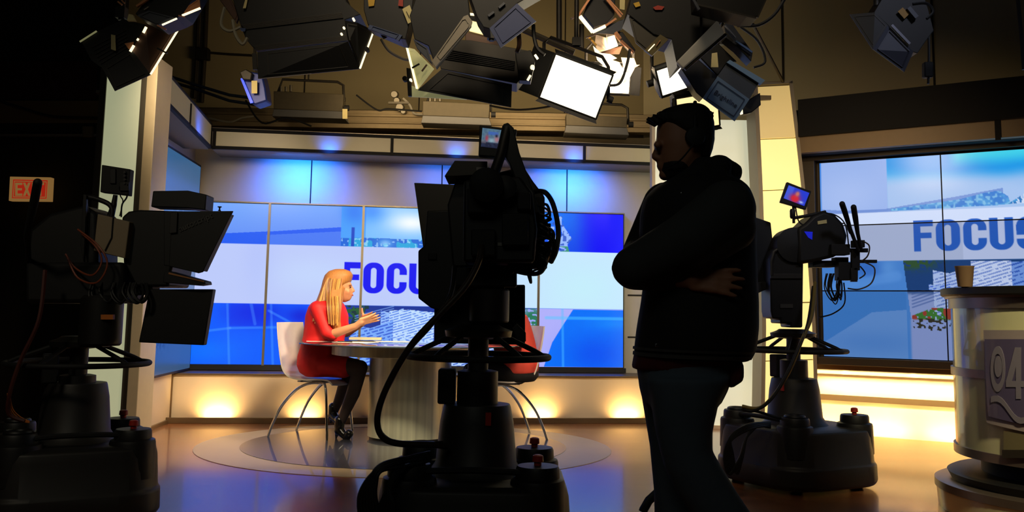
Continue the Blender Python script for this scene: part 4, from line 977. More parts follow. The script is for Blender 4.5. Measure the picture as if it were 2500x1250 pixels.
MB().ppx([(1043, 514), (1125, 512), (1125, 700), (1108, 742), (1085, 762), (1052, 752), (1021, 728), (1021, 612), (1036, 600)], Y + .10, .2).build('prompter_frame', M_black, cam1, bevel=.006)
MB().ppx([(1085, 430), (1110, 392), (1190, 394), (1190, 425), (1113, 430)], Y - .02, .25).build('hood_flap', M_panel, cam1, bevel=.002)
MB().ppx([(1112, 396), (1188, 396), (1200, 425), (1278, 405), (1300, 440), (1330, 480), (1330, 650), (1105, 652), (1092, 500), (1112, 440)], Y + .05, .26).build('lens_shroud', M_black, cam1, bevel=.008)
body = MB().ppx([(1132, 440), (1270, 430), (1300, 470), (1312, 560), (1305, 640), (1130, 640)], Y - .22, .30).build('camera_body', M_black, cam1, bevel=.012)
MB().bpx(1215, 592, 1240, 600, Y - .225, .006).build('maker_plate', mat('dull_silver_plate', (120, 118, 112), .4, .6), body)
for (x0, y0, x1, y1, dy) in ((1140, 460, 1205, 520, .28), (1225, 520, 1290, 600, .26), (1150, 560, 1210, 625, .25), (1262, 470, 1296, 512, .26)):
    MB().bpx(x0, y0, x1, y1, Y - dy, .06).build('rear_module', M_dark, cam1, bevel=.006)
MB().bpx(1163, 408, 1185, 422, Y - .03, .004).build('label_plate', mat('grey_label', (110, 108, 104), .6), cam1)
MB().lathe(at(1188, 452, Y - .30), [(.028, -.07), (.062, -.06), (.066, 0), (.066, .05), (.05, .06)], 32, Matrix.Rotation(math.radians(96), 3, 'X') ).build('viewfinder_eyepiece', M_dark, cam1)
MB().lathe(at(1232, 462, Y - .26), [(.02, -.05), (.045, -.045), (.048, .03), (.02, .04)], 28, Matrix.Rotation(math.radians(80), 3, 'X')).build('focus_knob', M_black, cam1)
MB().tube([at(1238, 312, Y - .16), at(1222, 380, Y - .2), at(1200, 442, Y - .26)], .021, 14).build('viewfinder_arm', M_black, cam1)
MB().ppx([(1228, 303), (1240, 299), (1254, 312), (1268, 372), (1282, 410), (1304, 470), (1318, 520), (1290, 520), (1270, 470), (1252, 420), (1244, 400), (1232, 380)], Y - .18, .07).build('viewfinder_bracket', M_black, cam1, bevel=.004)
w = MB(); w.ppx([(1171, 305), (1262, 316), (1250, 386), (1168, 380)], Y - .12, .05); vf = w.build('viewfinder_monitor', M_black, cam1, bevel=.004)
def vfpic(u, v):
    x = u * 100; y = v * 80; p = Pic(x, y); n = rng_noise(x, y, 9, 11)
    p.put(np.ones_like(x), (92, 128, 150)); p.put(p.rect(30, 12, 78, 26, 2), (70, 110, 190)); p.put(p.blob(25, 42, 8, 14), (176, 60, 80)); p.put(p.blob(72, 42, 12, 15), (190, 120, 130)); p.put(p.blob(70, 28, 6, 6), (24, 30, 50)); p.put(p.blob(48, 50, 16, 12) * .8, (170, 200, 215))
    p.put(sst(54, 62, y), (36, 40, 64)); p.put(p.rect(0, 50, 22, 64, 2) * .6, (120, 110, 120)); p.put((n > .7) * .3, (60, 80, 120)); return p.c
def quadscreen(name, tl, tr, bl, Yq, fn, parent, nu=60, nv=48, m=None):
    A, B, C_ = at(*tl, Yq), at(*tr, Yq), at(*bl, Yq)
    return screen(name, lambda u, v: A + (B - A) * u + (C_ - A) * v, nu, nv, fn, parent, m)
quadscreen('screen', (1178, 312), (1229, 318), (1174, 358), Y - .122, vfpic, vf, m=screen_mat('dim_viewfinder', .3, .75))
def clutter(t, items, Yc):
    for kind, *a in items:
        if kind == 'b':
            x0, y0, x1, y1, dy, th = a; MB().bpx(x0, y0, x1, y1, Yc + dy, th).build('connector_box', M_dark, t, bevel=.003)
        else:
            pts, r, nm = a; cable(nm, [(x, y, Yc + dy) for x, y, dy in pts], r, M_cable_b, t)
clutter(cam1, [('b', 1308, 480, 1330, 540, -.1, .1), ('b', 1305, 545, 1345, 580, -.06, .1), ('b', 1310, 590, 1352, 622, -.08, .12), ('b', 1296, 625, 1336, 655, -.05, .1), ('b', 1240, 640, 1300, 662, -.1, .12), ('b', 1045, 618, 1066, 634, -.1 + .19, .02)], Y)
CB = [[(1300, 470, 0), (1328, 468, -.1), (1350, 498, -.1), (1363, 560, -.1), (1358, 610, -.1), (1345, 640, -.05)],
      [(1310, 500, 0), (1335, 500, -.08), (1342, 530, -.1), (1320, 545, -.05)], [(1315, 520, 0), (1338, 560, -.08), (1356, 600, -.1), (1330, 640, -.05), (1300, 655, 0)],
      [(1305, 560, 0), (1330, 575, -.1), (1352, 590, -.08), (1350, 625, -.05), (1322, 650, 0)], [(1320, 555, -.05), (1345, 560, -.1), (1352, 580, -.1), (1335, 600, -.05)],
      [(1180, 648, 0), (1230, 655, -.05), (1290, 668, -.05), (1322, 662, -.08), (1338, 620, -.1), (1345, 590, -.05)], [(1250, 650, 0), (1230, 690, -.05), (1225, 700, 0)], [(1285, 655, 0), (1296, 690, -.05), (1290, 640, -.05)], [(1220, 655, 0), (1246, 668, -.1), (1258, 652, -.05)]]
for k, pts in enumerate(CB): cable('cable', [(x, y, Y + dy) for x, y, dy in pts], .0105 if k in (0, 5) else .006, M_cable_b, cam1)
for k in range(10):
    rr.seed(k); y0_ = 500 + 14 * k; cable('cable', [(1298, y0_, Y - .1), (1318 + rr.random() * 14, y0_ + 10 * rr.random(), Y - .14), (1330 + rr.random() * 20, y0_ + 22, Y - .12), (1300, y0_ + 36, Y - .08)], .0045, M_cable_b, cam1)
cable('camera_cable', [(1175, 600, Y - .26), (1168, 640, Y - .30), (1135, 700, Y - .34), (1075, 765, Y - .36), (1010, 835, Y - .36), (965, 905, Y - .34), (932, 975, Y - .32), (921, 1030, Y - .30), (935, 1068, Y - .28), (975, 1083, Y - .26), (1060, 1086, Y - .2), (1090, 1090, Y - .16)], .0125, mat('dark_brown_cable', (48, 34, 26), .5), cam1, n=10)
cable('camera_cable', [(1110, 650, Y - .2), (1100, 720, Y - .3), (1055, 790, Y - .33), (998, 855, Y - .33), (955, 930, Y - .31), (924, 1000, Y - .29), (930, 1058, Y - .27), (985, 1086, Y - .25), (1080, 1082, Y - .18)], .0095, M_cable_b, cam1, n=10)
for k in range(7):      # hank of cable hung on the left of the base
    rr.seed(40 + k); a = rr.random() * 16
    cable('hanging_cable', [(1050, 1105 + k * 3, 3.62), (990, 1112 + k * 2 + a, 3.5), (930, 1135 + a, 3.45), (893 + k * 4, 1170 + a, 3.44), (876 + k * 7, 1225, 3.44), (890 + k * 8, 1285 + a, 3.44), (925 + k * 6, 1240, 3.44), (950, 1180 + a, 3.45), (985, 1130 + a, 3.5)], .0085, M_cable_b, cam1)

# ================= right camera
CR_ = V((1.76, 5.78, 0))
cam2 = thing('studio_camera', 'pedestal studio camera right of the standing person, with twin handles and tilted monitor', 'studio camera', CR_)
base_rig(cam2, CR_.x, CR_.y, math.radians(-62), 0.80, 0.315, (0,))
Y = 5.7
MB().ppx([(1882, 760), (1880, 632), (1888, 612), (1905, 600), (1935, 597), (1958, 604), (1962, 640), (1960, 800), (1930, 800), (1930, 790), (1905, 790), (1905, 778), (1886, 778)], Y, .22).build('tilt_head', M_darkgrey, cam2, bevel=.01)
MB().tube([at(x, y, Y - .005) for x, y in ((1884, 672), (1883, 640), (1890, 614), (1908, 603), (1950, 605))], .012, 8).build('head_trim', M_grey, cam2)
MB().bpx(1882, 668, 1958, 680, Y - .012, .02).build('head_band', M_grey, cam2, bevel=.002)
MB().bpx(1905, 742, 1936, 752, Y - .008, .01).build('maker_plate', mat('dark_silver_plate', (90, 88, 84), .4, .5), cam2)
MB().lathe(at(1930, 600, Y + .06), [(.02, -.09), (.105, -.08), (.108, .08), (.02, .09)], 40, Matrix.Rotation(PI / 2, 3, 'X')).build('tilt_drum', M_black, cam2)
MB().ppx([(1948, 556), (1966, 545), (1985, 526), (2012, 514), (2040, 524), (2060, 545), (2070, 575), (2064, 612), (2036, 628), (1985, 640), (1948, 645)], Y - .04, .26).build('camera_body', M_black, cam2, bevel=.02)
MB().ppx([(1964, 565), (1984, 566), (1983, 585), (1974, 580)], Y - .045, .01).build('status_screen', mat('blue_status_light', (10, 10, 40), .3, emit=(30, 40, 210), es=.7), cam2, label='small blue lit status window')
MB().ppx([(1996, 540), (2018, 536), (2019, 545), (1997, 548)], Y - .045, .005).build('label_plate', M_tag, cam2)
MB().ppx([(1838, 528), (1882, 543), (1886, 580), (1894, 600), (1888, 700), (1838, 706)], Y + .15, .25).build('prompter_hood', M_black, cam2, bevel=.006)
MB().ppx([(1838, 690), (1884, 686), (1884, 700), (1838, 722)], Y + .1, .08).build('prompter_arm', M_dark, cam2, bevel=.004)
w = MB(); w.ppx([(1922, 444), (1981, 467), (1968, 512), (1905, 494)], Y - .02, .03); mon = w.build('viewfinder_monitor', M_black, cam2, bevel=.004)
def vf2(u, v):
    x = u * 100; y = v * 60; p = Pic(x, y); p.put(np.ones_like(x), (40, 60, 205)); p.put(p.rect(0, 0, 30, 60, 6) * .5, (90, 120, 225)); p.put(p.blob(48, 44, 22, 18) * 1.4, (205, 40, 56)); p.put(p.blob(52, 22, 9, 10) * 1.3, (196, 110, 96)); p.put(p.blob(80, 50, 10, 5), (170, 190, 240)); return p.c
quadscreen('screen', (1925.5, 452), (1976, 471), (1913, 484), Y - .023, vf2, mon)
MB().tube([at(1937, 500, Y), at(1938, 545, Y)], .009, 8).tube([at(1940, 532, Y), at(1975, 526, Y), at(2016, 517, Y)], .010, 8).build('monitor_post', M_dark, cam2)
MB().lathe(at(1935, 522, Y), [(.012, -.03), (.017, -.02), (.017, .02), (.012, .03)], 16).build('post_clamp', M_black, cam2)
for pts in (((2056, 498), (2062, 515), (2076, 560), (2096, 612)), ((2084, 506), (2088, 530), (2094, 570), (2102, 606))):
    P = [at(x, y, Y - .25 + .05 * i) for i, (x, y) in enumerate(pts)]
    MB().tube(P, [.017, .017, .012, .010], 12).sph(P[0], .017, 12).build('pan_handle', M_dark, cam2)
clutter(cam2, [('b', 2030, 596, 2076, 622, -.08, .1), ('b', 2085, 586, 2112, 604, -.1, .06), ('b', 1985, 636, 2040, 652, 0, .1), ('b', 2040, 628, 2072, 642, 0, .08), ('b', 2060, 606, 2120, 616, -.05, .02), ('b', 2048, 640, 2095, 684, -.04, .08), ('b', 2080, 610, 2100, 660, -.06, .03), ('b', 2100, 634, 2142, 642, 0, .02)], Y)
MB().bpx(2078, 654, 2094, 688, Y - .06, .02).build('battery_plate', M_grey, cam2, bevel=.002)
CB = [[(2105, 588, -.1), (2122, 600, -.1), (2118, 625, -.1), (2100, 640, -.05)], [(2110, 640, 0), (2135, 655, -.05), (2128, 690, -.05), (2098, 706, -.05), (2070, 704, 0)], [(2040, 560, 0), (2060, 545, 0), (2075, 570, -.05)], [(1990, 525, 0), (2030, 522, 0), (2062, 545, -.05), (2072, 600, -.05)],
      [(2060, 690, 0), (2062, 740, 0), (2035, 765, 0), (2000, 775, 0)], [(2100, 650, 0), (2112, 668, 0), (2098, 680, 0)], [(1942, 505, 0), (1950, 540, 0), (1968, 552, 0)]]
for pts in CB: cable('cable', [(x, y, Y + dy) for x, y, dy in pts], .0045, mat('tan_cable', (86, 74, 62), .6) if pts[0][0] > 2100 else M_cable_b, cam2)
for k in range(12):
    rr.seed(70 + k); a, b_ = rr.random() * 44, rr.random() * 24
    cable('cable', [(2014 + a, 668, Y), (2010 + a * .9, 690 + b_, Y - .05), (2030 + a * .6, 720 + b_, Y - .05), (2044 + a * .3, 690 + b_, Y), (2050, 672, Y)], .0036, M_cable_b, cam2)
cable('camera_cable', [(1990, 690, Y - .1), (1982, 770, Y - .25), (1958, 830, Y - .32), (1930, 900, Y - .34), (1893, 960, Y - .34), (1855, 996, Y - .34), (1812, 992, Y - .3)], .011, mat('yellow_brown_cable', (130, 112, 52), .5), cam2, n=10)
cable('camera_cable', [(1985, 700, Y - .1), (1972, 790, Y - .28), (1945, 860, Y - .34), (1912, 930, Y - .36), (1878, 980, Y - .36), (1840, 1003, Y - .34), (1815, 1000, Y - .3)], .009, M_cable_b, cam2, n=8)
cable('camera_cable', [(1820, 1000, Y - .3), (1850, 1005, Y - .3), (1900, 1020, Y - .25), (1940, 1030, Y - .2)], .008, M_cable_b, cam2, n=8)
for k in range(8):
    rr.seed(90 + k); a = rr.random() * 14
    cable('hanging_cable', [(1880, 1030 + k * 2, 5.4), (1830, 1035 + a, 5.25), (1785, 1062 + a, 5.2), (1768 + k * 3, 1110, 5.2), (1778 + k * 3, 1160 - a, 5.2), (1805 + k, 1120, 5.2), (1826 - a * .5, 1060 + a, 5.25), (1850, 1038, 5.3)], .0075, M_cable_b, cam2)

# ================= left camera
CL = V((-2.12, 4.6, 0))
cam3 = thing('studio_camera', 'dark pedestal studio camera at far left with angled prompter hood and pale side panel', 'studio camera', CL)
base_rig(cam3, CL.x, CL.y, math.radians(28), 0.725, 0.325, (0, 3))
Y = 4.5
MB().lathe(at(248, 772, Y), [(.09, -.14), (.098, -.13), (.098, .085), (.085, .10)], 36).build('pan_head', M_darkgrey, cam3)
MB().bpx(246, 768, 276, 780, Y - .10, .02).build('warning_label', M_orange, cam3, label='orange label on the pan head')
MB().bpx(60, 640, 300, 740, Y - .05, .25).build('tilt_head', M_dark, cam3, bevel=.02)
MB().ppx([(60, 640), (70, 560), (120, 520), (205, 500), (236, 520), (236, 700), (60, 700)], Y - .02, .26).build('camera_body', M_black, cam3, bevel=.02)
pn = MB().ppx([(238, 522), (316, 541), (305, 631), (228, 612)], Y - .05, .10).build('side_panel', mat('warm_grey_side_panel', (150, 132, 104), .55, noise=.05), cam3, bevel=.004, label='pale warm grey camera side panel')
MB().tube([at(276, 528, Y - .056), at(272, 580, Y - .056), at(256, 612, Y - .056)], .003, 6).build('panel_cable', M_dark, pn)
MB().ppx([(203, 474), (211, 476), (204, 640), (196, 600)], Y - .06, .02).build('rear_rail', M_darkgrey, cam3, bevel=.002)
MB().tube(smoothline([at(x, y, Y - .03) for x, y in ((212, 520), (208, 488), (222, 482), (262, 496), (274, 512), (272, 530))], 4), .012, 10).build('top_handle', M_black, cam3)
MB().tube([at(282, 476, Y), at(278, 500, Y), at(270, 528, Y)], [.011, .014, .018], 10).build('monitor_post', M_black, cam3)
m3 = MB().ppx([(248, 402), (318, 413), (313, 477), (244, 469)], Y - .02, .05).build('field_monitor', M_dark, cam3, bevel=.004)
for k in range(4): MB().lathe(at(306, 421 + k * 9, Y - .024), [(.004, 0), (.006, .002), (.006, .012)], 12, Matrix.Rotation(PI / 2, 3, 'X')).build('socket', M_grey, m3)
MB().bpx(268, 412, 282, 448, Y - .03, .012).build('battery_plate', M_black, m3, bevel=.002); MB().bpx(292, 444, 314, 466, Y - .03, .012).build('input_panel', M_darkgrey, m3, bevel=.002)
cable('cable', [(312, 450, Y - .03), (310, 480, Y), (298, 500, Y), (296, 530, Y)], .004, M_cable_b, cam3); cable('cable', [(292, 456, Y - .03), (294, 478, Y), (300, 492, Y), (292, 528, Y)], .003, M_cable_b, cam3)
MB().ppx([(296, 530), (312, 516), (340, 512), (422, 515), (422, 640), (410, 700), (330, 700), (300, 640)], Y + .0, .30).build('lens_shroud', M_black, cam3, bevel=.012)
hood = MB().ppx([(420, 516), (569, 515), (495, 664), (484, 667), (412, 650)], Y - .10, .012).build('prompter_hood', M_black, cam3, bevel=.003)
MB().ppx([(400, 515), (548, 517), (480, 660), (400, 648)], Y - .085, .16).build('prompter_hood_box', M_black, cam3, bevel=.003)
o_ = at(478, 543, Y - .103); xd = at(512, 528, Y - .103) - at(445, 557, Y - .103)
text_mesh('autoscript', 0.042, 'hood_lettering', mat('dull_grey_print', (74, 72, 68), .6), basis(o_, xd, V((0, 0, 1))), cam3)
MB().ppx([(416, 520), (433, 518), (431, 568), (413, 570)], Y - .112, .01).build('hinge_plate', M_grey, cam3, bevel=.002)
MB().lathe(at(536, 512, Y), [(.008, -.006), (.004, 0), (.004, .01), (.010, .012), (.010, .016)], 14).build('thumb_screw', M_black, cam3)
MB().ppx([(373, 466), (458, 465), (504, 475), (501, 513), (458, 508), (368, 505)], Y + .02, .12).build('tally_box', M_black, cam3, bevel=.005)
tr = MB().ppx([(400, 664), (412, 662), (500, 686), (502, 694), (480, 697), (398, 690)], Y - .05, .10).build('prompter_tray', M_black, cam3, bevel=.003)
MB().ppx([(412, 665), (498, 686), (498, 689), (411, 669)], Y - .054, .01).build('tray_edge', mat('orange_lit_tray_edge', (200, 140, 90), .4, .6), tr)  # orange light along the tray edge put into its colour
MB().ppx([(364, 706), (520, 706), (497, 843), (338, 836)], Y + .0, .05).build('floor_monitor', M_black, cam3, bevel=.005)
MB().bpx(300, 690, 372, 720, Y + .02, .1).build('monitor_arm', M_dark, cam3, bevel=.004)
P = [at(92, 446, Y - .5), at(84, 490, Y - .45), at(66, 570, Y - .3), at(70, 640, Y)]
MB().tube(P, [.019, .019, .014, .012], 12).sph(P[0], .019, 12).build('pan_handle', M_dark, cam3)
M_rust = mat('rust_orange_cable', (150, 72, 42), .5)
for pts in ([(190, 560, -.1), (240, 600, -.15), (262, 645, -.15), (236, 690, -.15), (190, 678, -.12), (165, 630, -.1)], [(200, 570, -.1), (236, 605, -.15), (248, 640, -.15), (225, 672, -.15), (185, 655, -.1), (160, 620, -.1)]):
    cable('camera_cable', [(x, y, Y + dy) for x, y, dy in pts], .0045, M_rust, cam3)
for k in range(12):
    rr.seed(110 + k); a, b_ = rr.random() * 120, rr.random() * 20
    cable('cable', [(220 + a, 690, Y - .05), (214 + a, 712 + b_ * .6, Y - .08), (234 + a, 736 + b_ * .4, Y - .08), (250 + a, 714 + b_, Y - .05), (246 + a, 692, Y)], .005, M_cable_b, cam3)
cable('camera_cable', [(110, 660, Y - .2), (95, 780, Y - .25), (50, 880, Y - .25), (24, 960, Y - .25), (22, 1010, Y - .22), (60, 1028, Y - .2)], .010, mat('dark_red_cable', (84, 34, 24), .6), cam3)
for k in range(4): cable('cable', [(18 + k * 2, 960, Y - .24), (22 + k * 3, 1006 - k * 3, Y - .22), (40 + k * 3, 1026 - k * 3, Y - .2), (72, 1032 - k, Y - .2)], .0022, M_orange, cam3)

# ================= news podium on the right, paper cup
Pc = V((3.05, 4.95, 0))
pod = thing('news_podium', 'curved cream podium with black top and purple logo panel at the right edge', 'podium', Pc)
M_pod = mat('glossy_cream_laminate', (226, 220, 172), 0.22, coat=0.5, noise=0.02)
M_podband = mat('brushed_podium_band', (140, 124, 112), 0.35, 0.7)
sh = lambda z: at(2332, 900, 4.95)
Rp = Pc.x - at(2330, 900, 4.95).x - .06
def pl(prof, m, nm, **kw): return MB().lathe(Pc, prof, 96).build(nm, m, pod, **kw)
zt_ = at(2300, 702, 4.6).z; zb_ = at(2400, 1140, 4.2).z
z1_, z2_ = 0.30, 1.12
pl([(Rp, z1_), (Rp, z2_)], M_pod, 'curved_panel')
pl([(Rp + .012, z2_ - .055), (Rp + .012, z2_)], M_podband, 'upper_band'); pl([(Rp + .012, 0.705), (Rp + .012, 0.748)], M_podband, 'middle_band'); pl([(Rp + .012, z1_ - .01), (Rp + .012, z1_ + .035)], M_podband, 'lower_band')
pl([(Rp + .03, z2_), (Rp + .034, z2_ + .01)], M_podband, 'countertop_lip'); top = pl([(Rp + .04, z2_ + .01), (Rp + .05, z2_ + .018), (Rp + .05, z2_ + .05), (Rp + .04, z2_ + .055)], M_black, 'countertop')
pl([(Rp - .12, .19), (Rp - .12, z1_)], M_dark, 'recess'); pl([(Rp + .10, .0), (Rp + .11, .12)], M_pod, 'lower_plinth'); pl([(Rp + .115, .105), (Rp + .115, .145), (Rp + .10, .15)], M_podband, 'plinth_band'); pl([(Rp + .03, .15), (Rp + .05, .19), (Rp + .03, .2)], M_darkgrey, 'upper_plinth')
def podang(px, py, R_):   # hits the cylinder of radius R_
    d = ray(px, py).normalized(); ox, oy = EYE.x - Pc.x, EYE.y - Pc.y
    A = d.x ** 2 + d.y ** 2; B = 2 * (ox * d.x + oy * d.y); C_ = ox * ox + oy * oy - R_ * R_; t = (-B - math.sqrt(max(B * B - 4 * A * C_, 0))) / (2 * A); q = EYE + d * t
    return math.atan2(q.y - Pc.y, q.x - Pc.x), q.z
def podpatch(name, pts, m, R_, th, parent, n=14):   # rows of (left px, right px, y) wrapped on the drum
    vs = []; fs = []
    for (xl, xr, y) in pts:
        a0, zz0 = podang(xl, y, R_); a1, zz1 = podang(xr[0] if isinstance(xr, tuple) else xr, xr[1] if isinstance(xr, tuple) else y, R_)
        for s_ in (0, th):
            for k in range(n + 1):
                a = a0 + (a1 - a0) * k / n; vs.append(Pc + V(((R_ + s_) * math.cos(a), (R_ + s_) * math.sin(a), zz0 + (zz1 - zz0) * k / n)))
    N_ = n + 1
    for r in range(len(pts) - 1):
        b0, b1 = r * 2 * N_, (r + 1) * 2 * N_
        for k in range(n):
            fs.append((b0 + N_ + k, b0 + N_ + k + 1, b1 + N_ + k + 1, b1 + N_ + k)); fs.append((b0 + k, b1 + k, b1 + k + 1, b0 + k + 1))
        for k in (0, n): fs.append((b0 + k, b0 + N_ + k, b1 + N_ + k, b1 + k))
    for b0 in (0, (len(pts) - 1) * 2 * N_):
        for k in range(n): fs.append((b0 + k, b0 + k + 1, b0 + N_ + k + 1, b0 + N_ + k))
    return MB().add(vs, fs).build(name, m, parent)
M_pur = mat('translucent_purple_panel', (96, 86, 118), 0.25, coat=0.4, noise=.05)
podpatch('logo_surround', [(2404, 2540, 806), (2406, 2540, 900), (2410, 2540, 1018), (2412, (2540, 1062), 1032)], mat('mauve_grey_border', (168, 152, 150), .4), Rp + .02, .008, pod)
lg = podpatch('logo_panel', [(2406, 2540, 828), (2408, 2540, 900), (2412, 2540, 985), (2415, (2540, 1045), 1016)], M_pur, Rp + .03, .006, pod)
M_lilac = mat('grey_lilac_print', (136, 128, 142), 0.4)
def podring(name, cx_, cy_, rx_, ry_, wdt, fill=False):
    vs = []; fs = []; n = 36
    for s_ in (0, .004):
        for f_ in (1.0, 0.001 if fill else 1 - wdt):
            for k in range(n):
                a, z = podang(cx_ + rx_ * f_ * math.cos(2 * PI * k / n), cy_ + ry_ * f_ * math.sin(2 * PI * k / n), Rp + .036)
                vs.append(Pc + V(((Rp + .036 + s_) * math.cos(a), (Rp + .036 + s_) * math.sin(a), z)))
    for k in range(n):
        j = (k + 1) % n; fs += [(2 * n + k, 2 * n + j, 3 * n + j, 3 * n + k), (k, n + k, n + j, j), (k, j, 2 * n + j, 2 * n + k)]
    return MB().add(vs, fs).build(name, M_lilac, lg)
podring('logo_eye', 2437, 901, 17.5, 56, .34); podring('logo_pupil', 2438, 895, 9, 26, 0, True)
def podpoly(name, rows): return podpatch(name, rows, M_lilac, Rp + .036, .004, lg, 6)
podpoly('logo_digit', [(2479, 2489, 848), (2474, 2489, 866), (2468, 2482, 890), (2460, 2474, 920), (2457, 2471, 930)]); podpoly('logo_digit', [(2457, 2500, 930), (2457, 2500, 945)]); podpoly('logo_digit', [(2481, 2493, 848), (2481, 2493, 974)])
w_ = [(2420 + i * 8, 978 - 14 * math.sin(i * .55 + .2) + i * 4.0) for i in range(12)]
vs = []; fs = []
for i, (x, y) in enumerate(w_):
    for dy in (-7, 8):
        a, z = podang(x, y + dy, Rp + .037); vs += [Pc + V(((Rp + .037 + s_) * math.cos(a), (Rp + .037 + s_) * math.sin(a), z)) for s_ in (0, .004)]
for i in range(len(w_) - 1):
    b0 = i * 4; fs += [(b0 + 1, b0 + 3, b0 + 7, b0 + 5), (b0, b0 + 4, b0 + 6, b0 + 2), (b0, b0 + 1, b0 + 5, b0 + 4), (b0 + 2, b0 + 6, b0 + 7, b0 + 3)]
MB().add(vs, fs).build('logo_wave', M_lilac, lg)
podpatch('foot_panel', [(2452, 2540, 1050), (2452, 2540, 1098)], mat('dull_brass_panel', (128, 116, 84), .4), Rp + .014, .006, pod)
podpatch('foot_band', [(2449, 2540, 1098), (2449, 2540, 1118)], mat('dark_brass_bar', (70, 62, 52), .4, .4), Rp + .02, .008, pod)
cc = onz(2356, 699, z2_ + .055)
cc = V((at(2356, 690, 4.85).x, 4.85, z2_ + .055))
tag(MB().lathe(cc, [(.034, 0), (.036, .004), (.046, .102), (.048, .105), (.048, .109), (.044, .109), (.034, .01)], 32).build('paper_cup', mat('tan_paper_cup', (150, 118, 86), .7)), 'tan paper cup standing on the black podium top in front of the right video wall', 'cup')
# ---------------------------------------------------------------- dark masking wall at far left, exit sign
M_mask = mat('black_masking_wall', (22, 18, 15), 0.9, noise=0.3, nscale=3)
YL = 7.9
def lwall(y0, y1, x0, x1, Y, t, m, name, **kw):
    return struct(MB().bpx(x0, y0, x1, y1, Y, t).build(name, m, smooth=False, **kw))
xr_ = at(262, 600, YL).x
struct(MB().box(((xr_ - 7.0) / 2, YL + .06, 2.7), (xr_ + 7.0, .1, 5.4)).build('wall_partition', M_mask, smooth=False))
lwall(246, 300, -120, 262, YL, .03, mat('dim_tan_header', (120, 96, 62), .8, noise=.1), 'trim_11'); lwall(327, 333, -120, 262, YL, .03, mat('pale_metal_edge', (130, 124, 118), .5, .4), 'trim_12')
lwall(150, 240, -120, 235, YL, .03, mat('dark_red_board', (52, 10, 10), .9), 'trim_13')
tag(MB().bpx(201, 308, 226, 334, YL - .02, .05).build('junction_box', mat('dim_grey_box', (112, 98, 78), .6), bevel=.004), 'small grey junction box on the black wall above the exit sign', 'junction box')
cable('wall_cable', [(-20, 240, YL - .03), (60, 265, YL - .03), (130, 284, YL - .03), (240, 288, YL - .03)], .012, M_cable_b, None)
tag(bpy.data.objects['wall_cable'], 'black cable sagging along the tan header at far left', 'cable')
YE = 7.7
ex = thing('exit_sign', 'red and cream rectangular EXIT sign on the black wall at far left', 'sign', at(73, 490, YE))
M_exc = mat('cream_exit_face', (150, 118, 72), .5, emit=(160, 120, 66), es=.55); M_exr = mat('red_exit_face', (170, 30, 20), .5, emit=(196, 44, 24), es=.55)
MB().ppx([(24, 431), (124, 433), (121, 491), (21, 490)], YE, .06).build('housing', M_exc, ex, bevel=.003)
MB().ppx([(32, 438), (116, 440), (113, 485), (29, 484)], YE - .004, .004).build('red_field', M_exr, ex, smooth=False)
MB().ppx([(34.5, 441), (113.5, 443), (111, 482.5), (31.5, 481.5)], YE - .006, .002).build('cream_line', M_exc, ex, smooth=False)
MB().ppx([(36, 443), (112, 445), (109.5, 480.5), (33.5, 479.5)], YE - .008, .002).build('red_field', M_exr, ex, smooth=False)
def exl(ch, x0, x1):
    y0, y1 = 446, 478; s = 5.4; R_ = lambda a, b, c, d: MB().ppx([(a, b), (c, b), (c, d), (a, d)], YE - .011, .003)
    w = MB()
    if ch == 'E': w.bpx(x0, y0, x0 + s, y1, YE - .011, .003).bpx(x0 + s, y0, x1, y0 + 5.5, YE - .011, .003).bpx(x0 + s, 459.5, x1 - 1, 464.5, YE - .011, .003).bpx(x0 + s, y1 - 5.5, x1, y1, YE - .011, .003)
    if ch == 'X': w.ppx([(x0, y0), (x0 + s, y0), (x1, y1), (x1 - s, y1)], YE - .011, .003).ppx([(x1 - s, y0), (x1, y0), (x0 + s, y1), (x0, y1)], YE - .0112, .003)
    if ch == 'I': w.bpx(x0, y0, x1, y1, YE - .011, .003)
    if ch == 'T': w.bpx(x0, y0, x1, y0 + 5.5, YE - .011, .003).bpx((x0 + x1) / 2 - 2.8, y0 + 5.5, (x0 + x1) / 2 + 2.8, y1, YE - .011, .003)
    w.build('letter_' + ch.lower(), M_exc, ex, smooth=False)
exl('E', 37, 54); exl('X', 56, 74); exl('I', 78, 84); exl('T', 88, 107)

# ---------------------------------------------------------------- ceiling pipes, conduits and channel on the back wall
M_pipe = mat('dull_steel_pipe', (70, 64, 54), .5, .6, noise=.2)
def pipe(name, a, b, r, label, m=M_pipe, cat='pipe', group=None):
    o = MB().cyl(a, b, r, n=16).build(name, m); return tag(o, label, cat, group)
pipe('grid_pipe', (-5, 4.7, 3.02), (4.5, 4.7, 3.02), .025, 'front lighting grid pipe carrying the nearest lamps overhead'); pipe('grid_pipe', (-5, 5.7, 3.35), (5, 5.7, 3.35), .025, 'rear lighting grid pipe above the bright soft lamps overhead')
tag(MB().box((-1.3, 10.0, 3.09), (5.8, .14, .2)).box((-1.3, 9.92, 3.13), (5.8, .03, .03)).box((-1.3, 9.92, 3.05), (5.8, .03, .02)).build('cable_trough', mat('cream_channel_steel', (172, 152, 116), .5, .3, noise=.1), bevel=.004), 'long cream steel channel running across the back wall above the cornice', 'channel')
tag(MB().box((-.9, 10.15, 2.86), (6.6, .3, .16)).build('ledge_beam', mat('dull_olive_beam', (96, 84, 58), .7, noise=.2)), 'dull olive beam directly behind and above the back cornice', 'beam')
YB = 10.965
def cpx(name, pts, r, label, Yc=YB, m=M_pipe, cat='conduit', fit=None):
    w = MB().tube([at(x, y, Yc) for x, y in pts], r, 10); return tag(w.build(name, m), label, cat)
